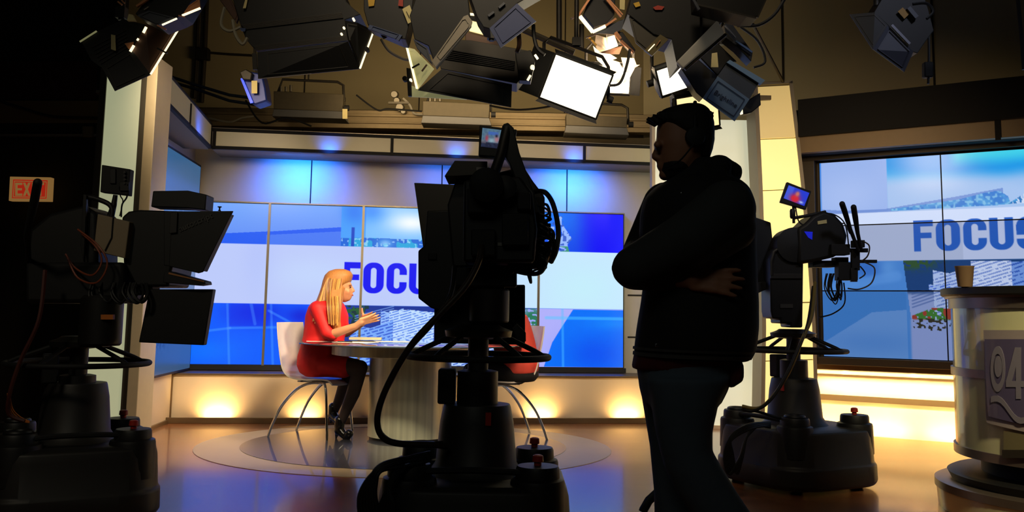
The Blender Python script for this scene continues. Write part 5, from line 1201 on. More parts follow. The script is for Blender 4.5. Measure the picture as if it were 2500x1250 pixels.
cpx('conduit', [(506, -40), (500, 120), (492, 250)], .03, 'thick vertical conduit on the tan wall at upper left'); cpx('conduit', [(486, -40), (481, 120), (474, 240)], .02, 'thinner vertical conduit beside the thick one at upper left')
cpx('conduit', [(500, 128), (560, 133), (620, 136)], .014, 'horizontal conduit joining the junction box to the large soft lamp'); 
tag(MB().bpx(476, 116, 508, 144, YB - .08, .1).build('junction_box', M_dark, bevel=.01), 'black junction box on the vertical conduit at upper left', 'junction box')
for k, (pts, lb) in enumerate((([(395, 180), (470, 205), (560, 232), (620, 240)], 'upper'), ([(395, 193), (480, 218), (560, 246), (628, 256)], 'lower'))):
    cpx('blue_cable', pts, .016, lb + ' blue cable draped behind the left cornice corner', 9.4, mat('dark_blue_cable', (34, 50, 74), .6), 'cable')

# ---------------------------------------------------------------- lamps
M_fab = mat('black_lamp_housing', (17, 16, 15), 0.5, 0.25, noise=0.2)
M_rib = mat('dark_ribbed_housing', (44, 40, 34), 0.5, 0.3, noise=0.2)
M_doorin = mat('warm_white_inner_door', (225, 214, 180), 0.5)
M_blue = mat('blue_grey_door_paint', (46, 66, 112), 0.5, noise=.1)
M_off = mat('unlit_diffuser', (60, 56, 48), .5)
M_lit = mat('bright_tube_diffuser', (255, 250, 235), .4, emit=(255, 240, 205), es=4.5)
M_lit2 = mat('warm_tube_diffuser', (255, 240, 205), .4, emit=(255, 224, 160), es=1.25)
M_slit = mat('lamplit_edge_glow', (255, 245, 215), .4, emit=(255, 236, 190), es=1.6)  # lamplight on rims, slits, frame bars and screws put in as emission
def lamp(label, c, U, Vv, N, D, doors, face='off', m_door=M_fab, tagpx=None, yoke=True, ztop=3.0, group=None, edge_glow=None, name='soft_lamp', m_house=None):
    """c centre of the mouth, U/V half extents, N direction it shines; doors: side -> (length, open angle)"""
    c = V(c); t = thing(name, label, 'studio lamp', c - N * D / 2, 0, group)
    t_ = WM[t.name]
    u, v = U.normalized(), Vv.normalized(); a, b = U.length, Vv.length
    bk = 0.72
    m_house = m_house or M_fab
    F = [c + u * a * i + v * b * j for i, j in ((-1, -1), (1, -1), (1, 1), (-1, 1))]
    B = [c - N * D + u * a * .96 * i + v * b * bk * j for i, j in ((-1, -1), (1, -1), (1, 1), (-1, 1))]
    Mid = [c - N * D * .45 + u * a * i + v * b * j for i, j in ((-1, -1), (1, -1), (1, 1), (-1, 1))]
    w = MB().rings([B, Mid, F]); w.build('housing', m_house, t, smooth=False, bevel=.005)
    for k in range(3):
        z = -N * (D * (.12 + .14 * k)); w = MB()
        for s in (-1, 1): w.bar(c + z + u * a * -.98 + v * (b * 1.0 + .004) * s, c + z + u * a * .98 + v * (b * 1.0 + .004) * s, .010, .012, up=N)
        if k < 3: w.bar(c - N * (D + .004) + u * a * -.9 + v * b * (-.4 + .4 * k), c - N * (D + .004) + u * a * .9 + v * b * (-.4 + .4 * k), .008, .014, up=v)
        w.build('cooling_rib', M_rib, t, smooth=False)
    fm = {'off': M_off, 'lit': M_lit, 'warm': M_lit2}[face]
    q = [c + N * .004 + u * (a - .012) * i + v * (b - .012) * j for i, j in ((-1, -1), (1, -1), (1, 1), (-1, 1))]
    MB().prism(q, -N * .006).build('diffuser', fm, t, smooth=False)
    for side, (L, ang) in doors.items():
        ang = math.radians(ang); s = 1 if side in 'rt' else -1
        ax, oth, ha, hb = (u, v, a, b) if side in 'lr' else (v, u, b, a)
        h0 = c + ax * ha * s; dr = (N * math.cos(ang) + ax * s * math.sin(ang))
        tp = 1.0 if side in 'tb' else .92
        p = [h0 - oth * hb * .98, h0 + oth * hb * .98, h0 + oth * hb * 1.04 * tp + dr * L, h0 - oth * hb * 1.04 * tp + dr * L]
        md = m_door.get(side, M_fab) if isinstance(m_door, dict) else m_door
        nrm = dr.cross(oth); nrm = nrm if nrm.dot(ax) * s > 0 else -nrm
        dob = MB().prism(p, nrm * .004).build('barn_door', md, t, smooth=False)
        r_ = MB(); pc = sum(p, V((0, 0, 0))) / 4
        ins = [pc + (x - pc) * .80 for x in p]
        for i in range(4): r_.bar(ins[i] + nrm * .006, ins[(i + 1) % 4] + nrm * .006, .004, .004)
        r_.build('door_pressing', md if md is not M_fab else M_rib, dob, smooth=False)
        if edge_glow and side in edge_glow:
            MB().bar(p[2] - nrm * .002, p[3] - nrm * .002, .012, .010).build('lit_door_rim', M_slit, dob, smooth=False)
    if yoke:
        top = c - N * D * .5; up = V((0, 0, 1)); e1, e2 = top - u * (a + .02), top + u * (a + .02); h = max(b, D) + .10
        MB().tube([e1, e1 + up * h * .8, e1 + up * h + u * .04, e2 + up * h - u * .04, e2 + up * h * .8, e2], .011, 8).build('yoke', M_rib, t)
        for e, sg in ((e1, -1), (e2, 1)): MB().cyl(e - u * .005 * sg, e + u * .03 * sg, .022, n=14).build('tilt_knob', M_dark, t)
        mid = (e1 + e2) / 2 + up * h
        if mid.z < ztop: MB().cyl(mid, V((mid.x, mid.y, ztop)), .014, n=10).box((mid.x, mid.y, mid.z + .03), (.05, .05, .05)).build('hanger', M_rib, t)
    if tagpx:
        x, y, Yt = tagpx; MB().ppx([(x - 6, y), (x + 6, y), (x + 6, y + 30), (x - 6, y + 30)], Yt, .003).build('paper_tag', M_tag, t, smooth=False)
        MB().tube([at(x, y + 2, Yt), at(x - 2, y - 16, Yt + .03)], .002, 6).build('tag_string', M_tag, t)
    return t
def basisN(az, tilt, roll):
    az, tilt, roll = map(math.radians, (az, tilt, roll))
    N = V((math.sin(az) * math.cos(tilt), math.cos(az) * math.cos(tilt), -math.sin(tilt)))
    u = V((math.cos(az), -math.sin(az), 0)); v = u.cross(N); v = v if v.z > 0 else -v
    return u * math.cos(roll) + v * math.sin(roll), v * math.cos(roll) - u * math.sin(roll), N
def lampA(label, px, py, Y, wpx, hpx, az, tilt, roll, D, doors, **kw):
    u, v, N = basisN(az, tilt, roll); s = Y / FPX
    return lamp(label, at(px, py, Y), u * (wpx * s / 2), v * (hpx * s / 2), N, D, doors, **kw)
def lampQ(label, q, Y, dY, D, doors, **kw):
    """mouth facing the viewer: corners TL, TR, BR, BL at distance Y, bottom edge dY farther"""
    P = [at(*q[0], Y), at(*q[1], Y), at(*q[2], Y + dY), at(*q[3], Y + dY)]
    c = sum(P, V((0, 0, 0))) / 4; U = ((P[1] + P[2]) - (P[0] + P[3])) / 4; W = ((P[0] + P[1]) - (P[2] + P[3])) / 4
    N = U.cross(W).normalized(); N = N if N.y < 0 else -N; u = U.normalized(); W = (W - u * W.dot(u))
    return lamp(label, c, U, W, N, D, doors, **kw)
# --- the row of lamps, left to right
M_cop = mat('copper_lit_metal', (196, 132, 88), .4, .4); M_copd = mat('dark_copper_metal', (84, 58, 44), .5, .3); M_slate = mat('slate_grey_door', (62, 66, 76), .5); M_pale = mat('pale_grey_door', (158, 148, 130), .5)  # copper tone holds orange lamplight, painted into the metal colour
M_paleg = mat('pale_green_lit_door', (200, 196, 150), .5, emit=(150, 148, 104), es=.45); M_yell = mat('yellow_sticker', (214, 168, 40), .6); M_dred = mat('dull_red_tag', (170, 50, 30), .6)  # lamplight on the pale green door put in as emission
def hero(label, Y, parts, hang=None, name='soft_lamp', ztop=3.02):
    """parts: (part name, kind, data, dY, thickness or radius, material)"""
    xs_ = [q[0] for p in parts if p[1] == 'p' for q in p[2]]; ys_ = [q[1] for p in parts if p[1] == 'p' for q in p[2]]
    t = thing(name, label, 'studio lamp', at(sum(xs_) / len(xs_), sum(ys_) / len(ys_), Y + .1))
    for nm, kd, dat, dY, th, m in parts:
        P = [at(q[0], q[1], Y + dY + (q[2] if len(q) > 2 else 0)) for q in dat]
        if kd == 'p':
            o = MB().prism(P, V((0, th, 0))).build(nm, m, t, smooth=False, bevel=.003 if th > .02 else 0)
            if 'door' in nm and nm != 'door_rim':
                pc = sum(P, V((0, 0, 0))) / len(P); ins = [pc + (x - pc) * .78 - V((0, .003, 0)) for x in P]; w = MB()
                for i in range(len(ins)): w.bar(ins[i], ins[(i + 1) % len(ins)], .004, .004)
                w.build('door_pressing', M_rib if m is M_fab else m, o, smooth=False)
        elif kd == 'b': MB().bar(P[0], P[1], th, th * .8).build(nm, m, t, smooth=False)
        elif kd == 't': MB().tube(smoothline(P, 4), th, 8).build(nm, m, t)
        elif kd == 'c': MB().cyl(P[0], P[0] + V((0, .04, 0)), th, n=14).build(nm, m, t, bevel=.002)
        elif kd == 'v':      # louvre / vent lines along a band: data = TL, TR, BR, BL
            for k in range(6):
                f = (k + .5) / 6; MB().bar(P[0].lerp(P[3], f), P[1].lerp(P[2], f), .004, .004).build(nm, m, t, smooth=False)
    if hang:
        x, y = hang; q = at(x, y, Y + .1)
        if q.z < ztop: MB().cyl(q, V((q.x, q.y, ztop)), .016, n=10).box((q.x, q.y, min(q.z + .04, ztop - .03)), (.05, .05, .06)).build('hanger', M_rib, t)
    return t
hero('dark barn door lamp with bright slanted rim hanging before the lit left pillar', 4.7, [
    ('housing', 'p', [(197, 100), (240, 74), (300, 46), (356, 60), (352, 92), (322, 122), (250, 168), (222, 148)], 0, .18, M_fab),
    ('cooling_rib', 'v', [(222, 112), (306, 70), (318, 116), (248, 160)], -.004, .01, M_rib),
    ('bottom_door', 'p', [(250, 166), (322, 122), (368, 182), (280, 222)], -.01, .006, M_fab), ('side_door', 'p', [(322, 122), (356, 60), (434, 76, .1), (368, 182)], -.01, .006, M_copd),
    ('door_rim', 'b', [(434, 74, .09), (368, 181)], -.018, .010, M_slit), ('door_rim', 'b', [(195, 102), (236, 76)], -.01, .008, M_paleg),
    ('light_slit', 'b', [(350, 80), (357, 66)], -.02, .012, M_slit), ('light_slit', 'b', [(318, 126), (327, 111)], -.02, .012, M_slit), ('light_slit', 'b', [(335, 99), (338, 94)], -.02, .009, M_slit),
    ('copper_patch', 'p', [(304, 106), (326, 102), (324, 116), (314, 120)], -.012, .004, M_cop), ('latch', 'b', [(384, 118), (408, 130)], -.03, .010, M_rib),
    ('paper_tag', 'p', [(271, 84), (281, 86), (282, 124), (271, 120)], -.03, .003, M_tag)], (296, 50))
hero('lamp with copper lit rims in the top left corner above the barn door lamp', 4.48, [
    ('housing', 'p', [(330, 34), (352, 4), (370, -30), (486, -30), (470, -4), (445, 36), (430, 44), (384, 62)], 0, .16, M_fab),
    ('copper_door', 'p', [(445, 37), (460, 14), (487, -4), (489, 20)], -.01, .006, M_cop), ('slate_door', 'p', [(334, 38), (362, 26), (432, 44), (384, 62)], -.012, .005, M_slate),
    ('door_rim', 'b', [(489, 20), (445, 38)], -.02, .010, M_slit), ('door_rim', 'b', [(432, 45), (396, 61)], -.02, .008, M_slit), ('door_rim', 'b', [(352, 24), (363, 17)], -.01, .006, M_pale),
    ('barn_hook', 'b', [(384, 62), (406, 72)], -.02, .008, M_cop), ('barn_hook', 'b', [(436, 38), (452, 42)], -.02, .007, M_cop), ('clamp_jaw', 'p', [(310, 50), (314, 34), (324, 36), (330, 50)], -.02, .02, M_tag),
    ('light_slit', 'b', [(288, 4), (298, 12)], -.02, .010, M_cop), ('light_slit', 'b', [(297, 0), (304, 8)], -.02, .008, M_cop), ('yoke_bar', 'b', [(334, 16), (372, -10)], -.02, .014, M_cop)], (420, -20))
hero('very wide black ribbed soft lamp at top left of center above the red dress', 4.8, [
    ('housing', 'p', [(560, -30), (586, 58), (600, 95), (614, 112), (628, 126), (850, 100), (842, 48), (880, 35), (862, 20), (846, 4), (834, -30)], 0, .24, M_fab),
    ('cooling_rib', 'v', [(588, 60), (834, 30), (838, 44), (600, 72)], -.006, .01, M_rib), ('cooling_rib', 'v', [(618, 112), (846, 86), (850, 99), (628, 125)], -.006, .01, M_rib),
    ('bottom_door', 'p', [(628, 127), (850, 101), (879, 168, .05), (630, 192)], -.01, .006, M_fab), ('side_door', 'p', [(842, 50), (872, 55), (914, 75, .1), (878, 168, .05), (851, 101)], -.012, .006, M_fab),
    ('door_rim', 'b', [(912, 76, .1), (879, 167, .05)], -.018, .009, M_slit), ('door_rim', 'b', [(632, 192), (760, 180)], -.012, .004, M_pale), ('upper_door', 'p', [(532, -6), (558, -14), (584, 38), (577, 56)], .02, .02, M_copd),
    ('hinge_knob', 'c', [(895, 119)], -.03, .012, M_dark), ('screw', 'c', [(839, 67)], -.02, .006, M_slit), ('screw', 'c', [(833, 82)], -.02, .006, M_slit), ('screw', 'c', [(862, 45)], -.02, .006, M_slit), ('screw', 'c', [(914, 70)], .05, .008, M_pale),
    ('latch', 'p', [(615, 130), (626, 130), (628, 170), (617, 170)], -.02, .01, M_rib), ('blue_gel', 'p', [(584, 68), (600, 69), (598, 76), (588, 74)], -.02, .01, M_blue), ('paper_tag', 'p', [(600, -6), (606, -8), (600, 20), (593, 20)], -.02, .003, M_tag)], (700, -10))
hero('dark lamp with blue lit lower edge hanging right of the wide soft lamp', 4.5, [
    ('housing', 'p', [(888, -30), (1012, -30), (1004, 40), (990, 96), (978, 94), (898, 60), (888, 24)], 0, .16, M_fab), ('blue_door', 'p', [(902, 60), (982, 86), (973, 99), (898, 70)], -.012, .02, M_blue),
    ('white_gel', 'p', [(922, 73), (958, 85), (936, 96)], .02, .003, M_pale), ('paper_tag', 'p', [(982, 22), (1000, 12), (1014, 48), (996, 58)], -.02, .003, M_tag), ('tag_mark', 'b', [(992, 28), (1000, 44)], -.024, .003, M_dark),
    ('yellow_label', 'p', [(898, -4), (916, -6), (913, 14), (900, 16)], -.01, .003, M_yell), ('red_label', 'p', [(974, -4), (984, -6), (984, 16), (972, 14)], -.012, .004, M_dred)], (950, -20))
hero('black wedge shaped lamp with pale curled edge at top center', 4.3, [
    ('housing', 'p', [(1000, 38), (1024, -30), (1140, -30), (1148, 42), (1060, 150), (1046, 112), (1012, 96)], 0, .16, M_fab), ('slate_door', 'p', [(1008, 94), (1044, 118), (1057, 160), (1018, 118)], -.01, .008, M_slate),
    ('pale_door', 'p', [(1132, 40), (1142, 36), (1153, 52), (1150, 62), (1063, 163), (1054, 150)], -.02, .02, M_pale)], (1080, -20))
hero('long ribbed lamp with pale glowing left door above the center camera', 4.95, [
    ('housing', 'p', [(1062, 108), (1088, 96), (1150, 98), (1292, 124), (1280, 180), (1262, 204), (1076, 168)], 0, .20, M_rib),
    ('vent_slot', 'v', [(1090, 118), (1258, 148), (1256, 172), (1078, 144)], -.006, .01, M_dark),
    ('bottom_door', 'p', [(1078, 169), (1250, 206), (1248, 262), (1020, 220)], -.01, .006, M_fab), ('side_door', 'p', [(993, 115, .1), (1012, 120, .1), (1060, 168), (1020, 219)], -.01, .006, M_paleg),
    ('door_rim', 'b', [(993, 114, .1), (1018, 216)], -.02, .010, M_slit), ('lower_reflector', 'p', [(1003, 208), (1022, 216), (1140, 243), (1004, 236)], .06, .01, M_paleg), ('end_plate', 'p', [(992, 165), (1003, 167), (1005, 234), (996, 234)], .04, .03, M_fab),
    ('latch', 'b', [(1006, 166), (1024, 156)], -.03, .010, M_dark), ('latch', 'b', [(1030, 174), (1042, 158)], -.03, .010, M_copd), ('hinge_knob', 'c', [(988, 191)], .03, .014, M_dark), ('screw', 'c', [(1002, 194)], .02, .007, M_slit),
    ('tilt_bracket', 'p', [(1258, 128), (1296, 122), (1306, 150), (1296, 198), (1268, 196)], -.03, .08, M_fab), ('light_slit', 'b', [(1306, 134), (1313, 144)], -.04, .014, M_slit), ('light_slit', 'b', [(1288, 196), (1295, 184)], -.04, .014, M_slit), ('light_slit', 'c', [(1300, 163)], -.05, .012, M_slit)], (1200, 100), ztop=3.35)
hero('small lamp glowing yellow behind the wedge shaped lamp at top center', 5.25, [('glowing_mouth', 'p', [(1140, 56), (1152, 50), (1196, 62), (1207, 90), (1146, 74)], 0, .02, M_lit2), ('housing', 'p', [(1136, 40), (1160, 28), (1200, 46), (1198, 64), (1150, 52)], .0, .10, M_fab), ('light_slit', 'b', [(1142, 34), (1162, 36)], -.01, .014, M_slit), ('lower_box', 'p', [(1136, 78), (1206, 92), (1232, 118), (1136, 108)], .02, .12, M_copd)], (1170, 30), ztop=3.35)
hero('lamp with dark blue pressed door hanging right of top center', 4.4, [
    ('housing', 'p', [(1140, -30), (1330, -30), (1262, 9), (1196, 70), (1180, 66), (1164, 40)], 0, .16, M_fab), ('blue_door', 'p', [(1195, 69), (1262, 8), (1309, 52), (1222, 117)], -.012, .008, mat('navy_blue_door_paint', (48, 62, 112), .5)),
    ('label_strip', 'b', [(1192, 40), (1206, 30)], -.01, .014, M_slate), ('label_strip', 'b', [(1218, 20), (1232, 8)], -.01, .014, M_slate), ('cable_sleeve', 't', [(1266, 80), (1268, 110), (1262, 128)], .2, .012, M_copd)], (1240, -20))
lampQ('large brightly lit square soft lamp facing the viewer near top center', [(1355, 124), (1500, 186), (1456, 290), (1313, 243)], 5.3, .07, .14, {'l': (.14, 62), 't': (.02, 60), 'b': (.02, 70)}, face='lit', ztop=3.35)
lampQ('lit lamp half hidden behind the bright square lamp', [(1440, 150), (1532, 168), (1550, 226), (1440, 236)], 5.9, .07, .14, {'r': (.07, 50), 't': (.02, 60)}, face='lit', ztop=3.35)
hero('lamp with black face and bright copper frame at top above the bright square lamp', 5.5, [
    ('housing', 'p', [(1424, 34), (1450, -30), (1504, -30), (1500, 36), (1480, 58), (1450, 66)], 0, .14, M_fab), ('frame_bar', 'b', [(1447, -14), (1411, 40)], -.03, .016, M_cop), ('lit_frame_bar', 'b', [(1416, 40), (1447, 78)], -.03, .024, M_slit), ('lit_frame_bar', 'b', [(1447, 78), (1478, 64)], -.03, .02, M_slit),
    ('frame_bar', 'b', [(1478, 64), (1504, 46)], -.03, .016, M_cop), ('frame_bar', 'b', [(1474, -10), (1516, 42)], -.04, .016, M_cop), ('frame_bar', 'b', [(1482, -6), (1520, 36)], -.04, .010, M_cop), ('tray', 'p', [(1452, 80), (1484, 62), (1524, 46), (1532, 60), (1500, 84)], -.02, .02, M_slate), ('barn_hook', 'b', [(1394, 46), (1412, 38)], -.03, .012, M_copd), ('barn_hook', 'b', [(1430, 92), (1456, 84)], -.03, .010, M_copd),
    ('lower_bar', 'b', [(1502, 80), (1514, 96)], -.02, .026, M_cop), ('lower_bar', 'b', [(1516, 100), (1546, 128)], -.02, .018, M_cop), ('lower_arm', 'p', [(1506, 76), (1520, 78), (1552, 122), (1546, 130), (1514, 98)], 0, .05, M_fab), ('gold_tube', 'b', [(1438, 92), (1456, 112)], 0, .016, mat('gold_lit_tube', (240, 180, 70), .4, .3))], (1476, -20), ztop=3.35)
hero('large black box lamp with louvred copper end at top right of center', 4.2, [
    ('housing', 'p', [(1532, 34), (1548, -30), (1728, -30), (1768, 48), (1654, 164), (1640, 96), (1596, 84)], 0, .22, M_fab), ('slate_door', 'p', [(1536, 40), (1546, 36), (1622, 96), (1590, 136), (1552, 104)], .01, .01, mat('dim_brown_slate_door', (64, 58, 46), .5)),
    ('louvre_end', 'p', [(1574, 122), (1612, 84), (1632, 96), (1592, 136)], -.012, .02, mat('dull_brass_louvre', (108, 96, 66), .4, .5)), ('light_slit', 'b', [(1583, 124), (1598, 108)], -.02, .005, M_slit), ('light_slit', 'b', [(1602, 112), (1612, 98)], -.02, .004, M_cop),
    ('red_label', 'p', [(1594, 18), (1606, 13), (1622, 16), (1616, 24), (1600, 24)], -.01, .003, M_dred), ('yellow_label', 'p', [(1546, 8), (1560, 4), (1564, 14), (1552, 18)], -.01, .003, M_yell), ('paper_tag', 'p', [(1513, -8), (1526, -8), (1525, 24), (1513, 22)], -.01, .003, M_tag)], (1630, -20))
dd_ = thing('rolled_diffusion', 'pale grey rolled diffusion sheet slanting along the black box lamp', 'diffusion sheet', at(1705, 110, 4.15))
MB().ppx([(1652, 150), (1752, 48), (1769, 80), (1668, 167)], 4.12, .03).build('sheet', mat('glowing_diffusion_cloth', (176, 170, 158), .6, emit=(70, 66, 58), es=.4), dd_, bevel=.006); MB().tube([at(1672, 170, 4.14), at(1772, 84, 4.14)], .008, 8).tube([at(1712, 100, 4.15), V((at(1712, 100, 4.15).x, 4.15, 3.02))], .006, 8).build('rod', M_rib, dd_)  # faint emission in the cloth stands in for light falling on it
lampQ('lit warm lamp left of the lamp with the lettered blue door', [(1586, 173), (1661, 151), (1692, 212), (1627, 236)], 5.4, .08, .13, {'r': (.06, 70), 't': (.02, 60)}, face='lit', ztop=3.35)
L15 = lampQ('warm lit lamp with pale blue lettered door just above the standing person', [(1642, 240), (1702, 228), (1812, 300), (1658, 325)], 4.9, .10, .14, {'b': (.015, 60), 'l': (.015, 60)}, face='warm', ztop=3.02, yoke=False)
M_bd = mat('pale_blue_lit_door', (84, 108, 136), .5, emit=(30, 42, 56), es=.2)  # slight glow added to the door paint in place of lamplight
q_ = [(1716, 240), (1752, 186), (1830, 242), (1794, 296)]
bdr = MB().ppx(q_, 4.72, .006).build('barn_door', M_bd, L15, smooth=False, label='pale blue lettered barn door')
o_ = at(1772, 242, 4.715); xd = at(1812, 266, 4.715) - at(1734, 216, 4.715)
M_navy = mat('navy_print', (24, 34, 56), .6)
text_mesh('Brightline', .036, 'door_lettering', M_navy, basis(o_, xd, V((0.3, 0, 1))), bdr)
w = MB(); fq = [(1726, 240), (1753, 198), (1818, 243), (1791, 284)]
for i in range(4): w.bar(at(*fq[i], 4.714), at(*fq[(i + 1) % 4], 4.714), .004, .003)
w.build('logo_border', M_navy, bdr)
MB().ppx([(1752, 186), (1778, 150), (1856, 196), (1830, 242)], 4.74, .05).build('side_panel', mat('slate_blue_lamp_side', (50, 58, 70), .5), L15, smooth=False)
MB().ppx([(1774, 152), (1782, 146), (1868, 196), (1858, 206)], 4.72, .03).build('door_rim', mat('pale_blue_metal_rim', (120, 150, 176), .4, .4), L15, smooth=False)
MB().ppx([(1662, 166), (1700, 140), (1752, 186), (1716, 240), (1700, 226)], 4.76, .10).build('lamp_housing', M_fab, L15, bevel=.004)
MB().ppx([(1690, 120), (1740, 92), (1800, 150), (1778, 150), (1752, 186)], 4.8, .14).build('ballast_housing', M_fab, L15, bevel=.006)
MB().ppx([(1738, 130), (1751, 128), (1754, 164), (1736, 164)], 4.70, .003).build('paper_tag', M_tag, L15, smooth=False)
MB().ppx([(1812, 252), (1836, 238), (1856, 226), (1858, 256), (1836, 274), (1822, 278), (1806, 280)], 4.8, .05).build('tilt_bracket', M_fab, L15, bevel=.004)
MB().ppx([(1804, 256), (1812, 256), (1814, 278), (1808, 280)], 4.78, .006).build('light_slit', M_slit, L15, smooth=False)
MB().cyl(at(1760, 110, 4.88), V((at(1760, 110, 4.88).x, 4.88, 3.02)), .018, n=10).build('hanger', M_rib, L15)
hero('slim black lamp with shiny blue rim just right of the rolled diffusion sheet', 4.7, [('housing', 'p', [(1768, 58), (1782, 50), (1838, 128), (1834, 150), (1802, 116), (1772, 92)], 0, .1, M_fab), ('blue_rim', 'b', [(1796, 100), (1836, 128)], -.02, .012, mat('blue_metal_rim', (74, 100, 140), .4, .4)), ('blue_rim', 'b', [(1770, 62), (1796, 92)], -.02, .008, M_slate)], (1775, 50))
hero('broad black lamp cut off by the top edge at right of center', 3.95, [('housing', 'p', [(1700, -30), (1884, -30), (1852, 40), (1822, 42), (1702, 12)], 0, .14, M_fab), ('door_rim', 'b', [(1704, 12), (1846, 44)], -.01, .010, M_rib), ('door_rim', 'b', [(1850, 42), (1872, -6)], -.01, .008, M_rib), ('pale_bar', 'b', [(1688, -8), (1706, 24)], -.02, .014, M_slate)], (1790, -20))
hero('dark lamp with slate doors hanging alone at upper right', 5.0, [
    ('housing', 'p', [(2134, 30), (2148, 6), (2170, -30), (2250, -30), (2266, 20), (2280, 74), (2262, 98), (2240, 130), (2226, 126), (2168, 62)], 0, .16, M_fab), ('black_door', 'p', [(2075, 35, .05), (2136, 30), (2170, 64), (2131, 121)], -.01, .006, M_fab), ('slate_door', 'p', [(2131, 120), (2167, 62), (2230, 126), (2208, 176, .05)], -.012, .006, mat('dim_slate_door', (62, 66, 80), .5)),
    ('door_band', 'b', [(2176, 62), (2220, 108)], -.02, .018, mat('grey_metal_band', (112, 114, 124), .4, .4)), ('top_band', 'b', [(2216, 20), (2236, 44)], -.02, .03, M_slate), ('yellow_label', 'p', [(2192, 28), (2204, 18), (2220, 34), (2208, 46)], -.02, .003, mat('dull_yellow_label', (150, 112, 40), .6))], (2150, 6))
# paper diffusion curls with lamplight and shade painted into the folds
M_scrim = mat('glowing_white_paper', (240, 214, 180), .6, emit=(210, 176, 140), es=.45); M_scrimb = mat('bright_glowing_paper', (250, 235, 200), .6, emit=(255, 240, 205), es=1.3)
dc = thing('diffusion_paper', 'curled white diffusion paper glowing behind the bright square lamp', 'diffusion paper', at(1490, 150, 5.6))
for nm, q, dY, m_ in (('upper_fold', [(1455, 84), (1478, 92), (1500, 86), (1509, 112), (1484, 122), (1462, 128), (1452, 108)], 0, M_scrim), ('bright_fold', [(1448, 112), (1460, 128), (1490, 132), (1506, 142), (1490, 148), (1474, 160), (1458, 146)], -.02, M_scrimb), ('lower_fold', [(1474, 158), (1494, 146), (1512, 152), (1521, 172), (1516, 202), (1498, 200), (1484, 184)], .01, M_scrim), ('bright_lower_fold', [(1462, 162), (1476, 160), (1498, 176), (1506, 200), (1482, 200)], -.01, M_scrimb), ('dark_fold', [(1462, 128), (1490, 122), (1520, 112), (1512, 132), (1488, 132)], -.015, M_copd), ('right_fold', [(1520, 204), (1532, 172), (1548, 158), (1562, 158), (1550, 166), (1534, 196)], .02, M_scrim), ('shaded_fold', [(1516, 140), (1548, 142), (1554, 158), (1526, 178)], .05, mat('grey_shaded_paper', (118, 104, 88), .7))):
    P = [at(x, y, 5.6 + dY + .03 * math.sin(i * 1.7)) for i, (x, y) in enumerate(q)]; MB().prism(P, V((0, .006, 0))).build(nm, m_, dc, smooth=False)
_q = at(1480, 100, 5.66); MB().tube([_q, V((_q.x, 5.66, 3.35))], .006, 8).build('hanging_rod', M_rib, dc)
# strip lights on the back wall
for k, (x0, x1, y0, y1, lb) in enumerate(((668, 838, 222, 290, 'left strip light with wire yoke on the back wall behind the cornice'), (1032, 1196, 246, 306, 'middle strip light above the center camera on the back wall'), (1382, 1532, 278, 330, 'right strip light on the back wall below the bright square lamp'))):
    Yc = 9.2; t = thing('strip_light', lb, 'strip light', at((x0 + x1) / 2, y1, Yc), 0, 'strip lights along the back wall')
    MB().ppx([(x0, y0), (x1, y0 + 8), (x1 - 2, y1 - 18), (x0, y1 - 24)], Yc, .16).build('housing', mat('dim_olive_housing', (84, 76, 58), .6, .2, noise=.2), t, bevel=.006)
    MB().ppx([(x0, y1 - 24), (x1 - 2, y1 - 18), (x1 + 4, y1), (x0 - 4, y1 - 6)], Yc - .06, .26).build('shade', mat('grey_strip_shade', (92, 92, 92), .5, .2), t, bevel=.004)
    MB().tube([at(x, y, Yc + .08) for x, y in ((x0 + 4, y0 + 20), (x0 + 22, y0 - 28), (x1 - 14, y0 - 22), (x1, y0 - 14), (x1 + 2, y0 + 26))], .014, 8).build('yoke', M_rib, t)
    for j in range(3): MB().cyl(at(x0 + 18 + j * 12, y0 + 2, Yc + .05), at(x0 + 18 + j * 12, y0 - 10 - (j == 2) * 4, Yc + .05), .014, n=10).build('clamp_bolt', mat('dull_bolt_metal', (130, 124, 110), .4, .8), t)
    MB().cyl(at(x1 + 3, y1 - 26, Yc), at(x1 + 14, y1 - 26, Yc), .03, n=12).build('side_knob', M_dark, t)
    if k == 0: MB().bpx(x1 - 2, y1 - 24, x1 + 10, y1, Yc - .08, .004).build('paper_tag', M_tag, t, smooth=False)
    p = at((x0 + x1) / 2, y0 - 24, Yc + .08); MB().cyl(p, p + V((0, 0, 1.2)), .008, n=8).build('hanger_wire', M_rib, t)
# small blue-lit lamp
t = thing('spot_lamp', 'small spot lamp with blue lit hood hanging left of the first strip light', 'studio lamp', at(618, 215, 7.0))
MB().ppx([(588, 184), (600, 172), (640, 180), (648, 215), (652, 246), (622, 256), (612, 250), (600, 222)], 7.0, .16).build('housing', mat('blue_lit_hood', (34, 52, 128), .45, .2), t, bevel=.012)  # blue lamplight put into the hood colour
MB().ppx([(584, 176), (600, 168), (616, 178), (612, 196), (592, 194)], 6.95, .12).build('lens_ring', M_rib, t, bevel=.008)
MB().ppx([(587, 192), (592, 190), (618, 250), (611, 252)], 6.97, .01).build('blue_gel_edge', mat('lit_blue_gel', (20, 60, 230), .4, emit=(20, 80, 255), es=.8), t, smooth=False)
MB().ppx([(614, 197), (628, 197), (628, 228), (614, 228)], 6.96, .003).build('paper_tag', M_tag, t, smooth=False)
MB().tube([at(630, 190, 7.08), at(622, 150, 7.08), at(622, -40, 7.08)], .012, 8).build('yoke', M_rib, t)
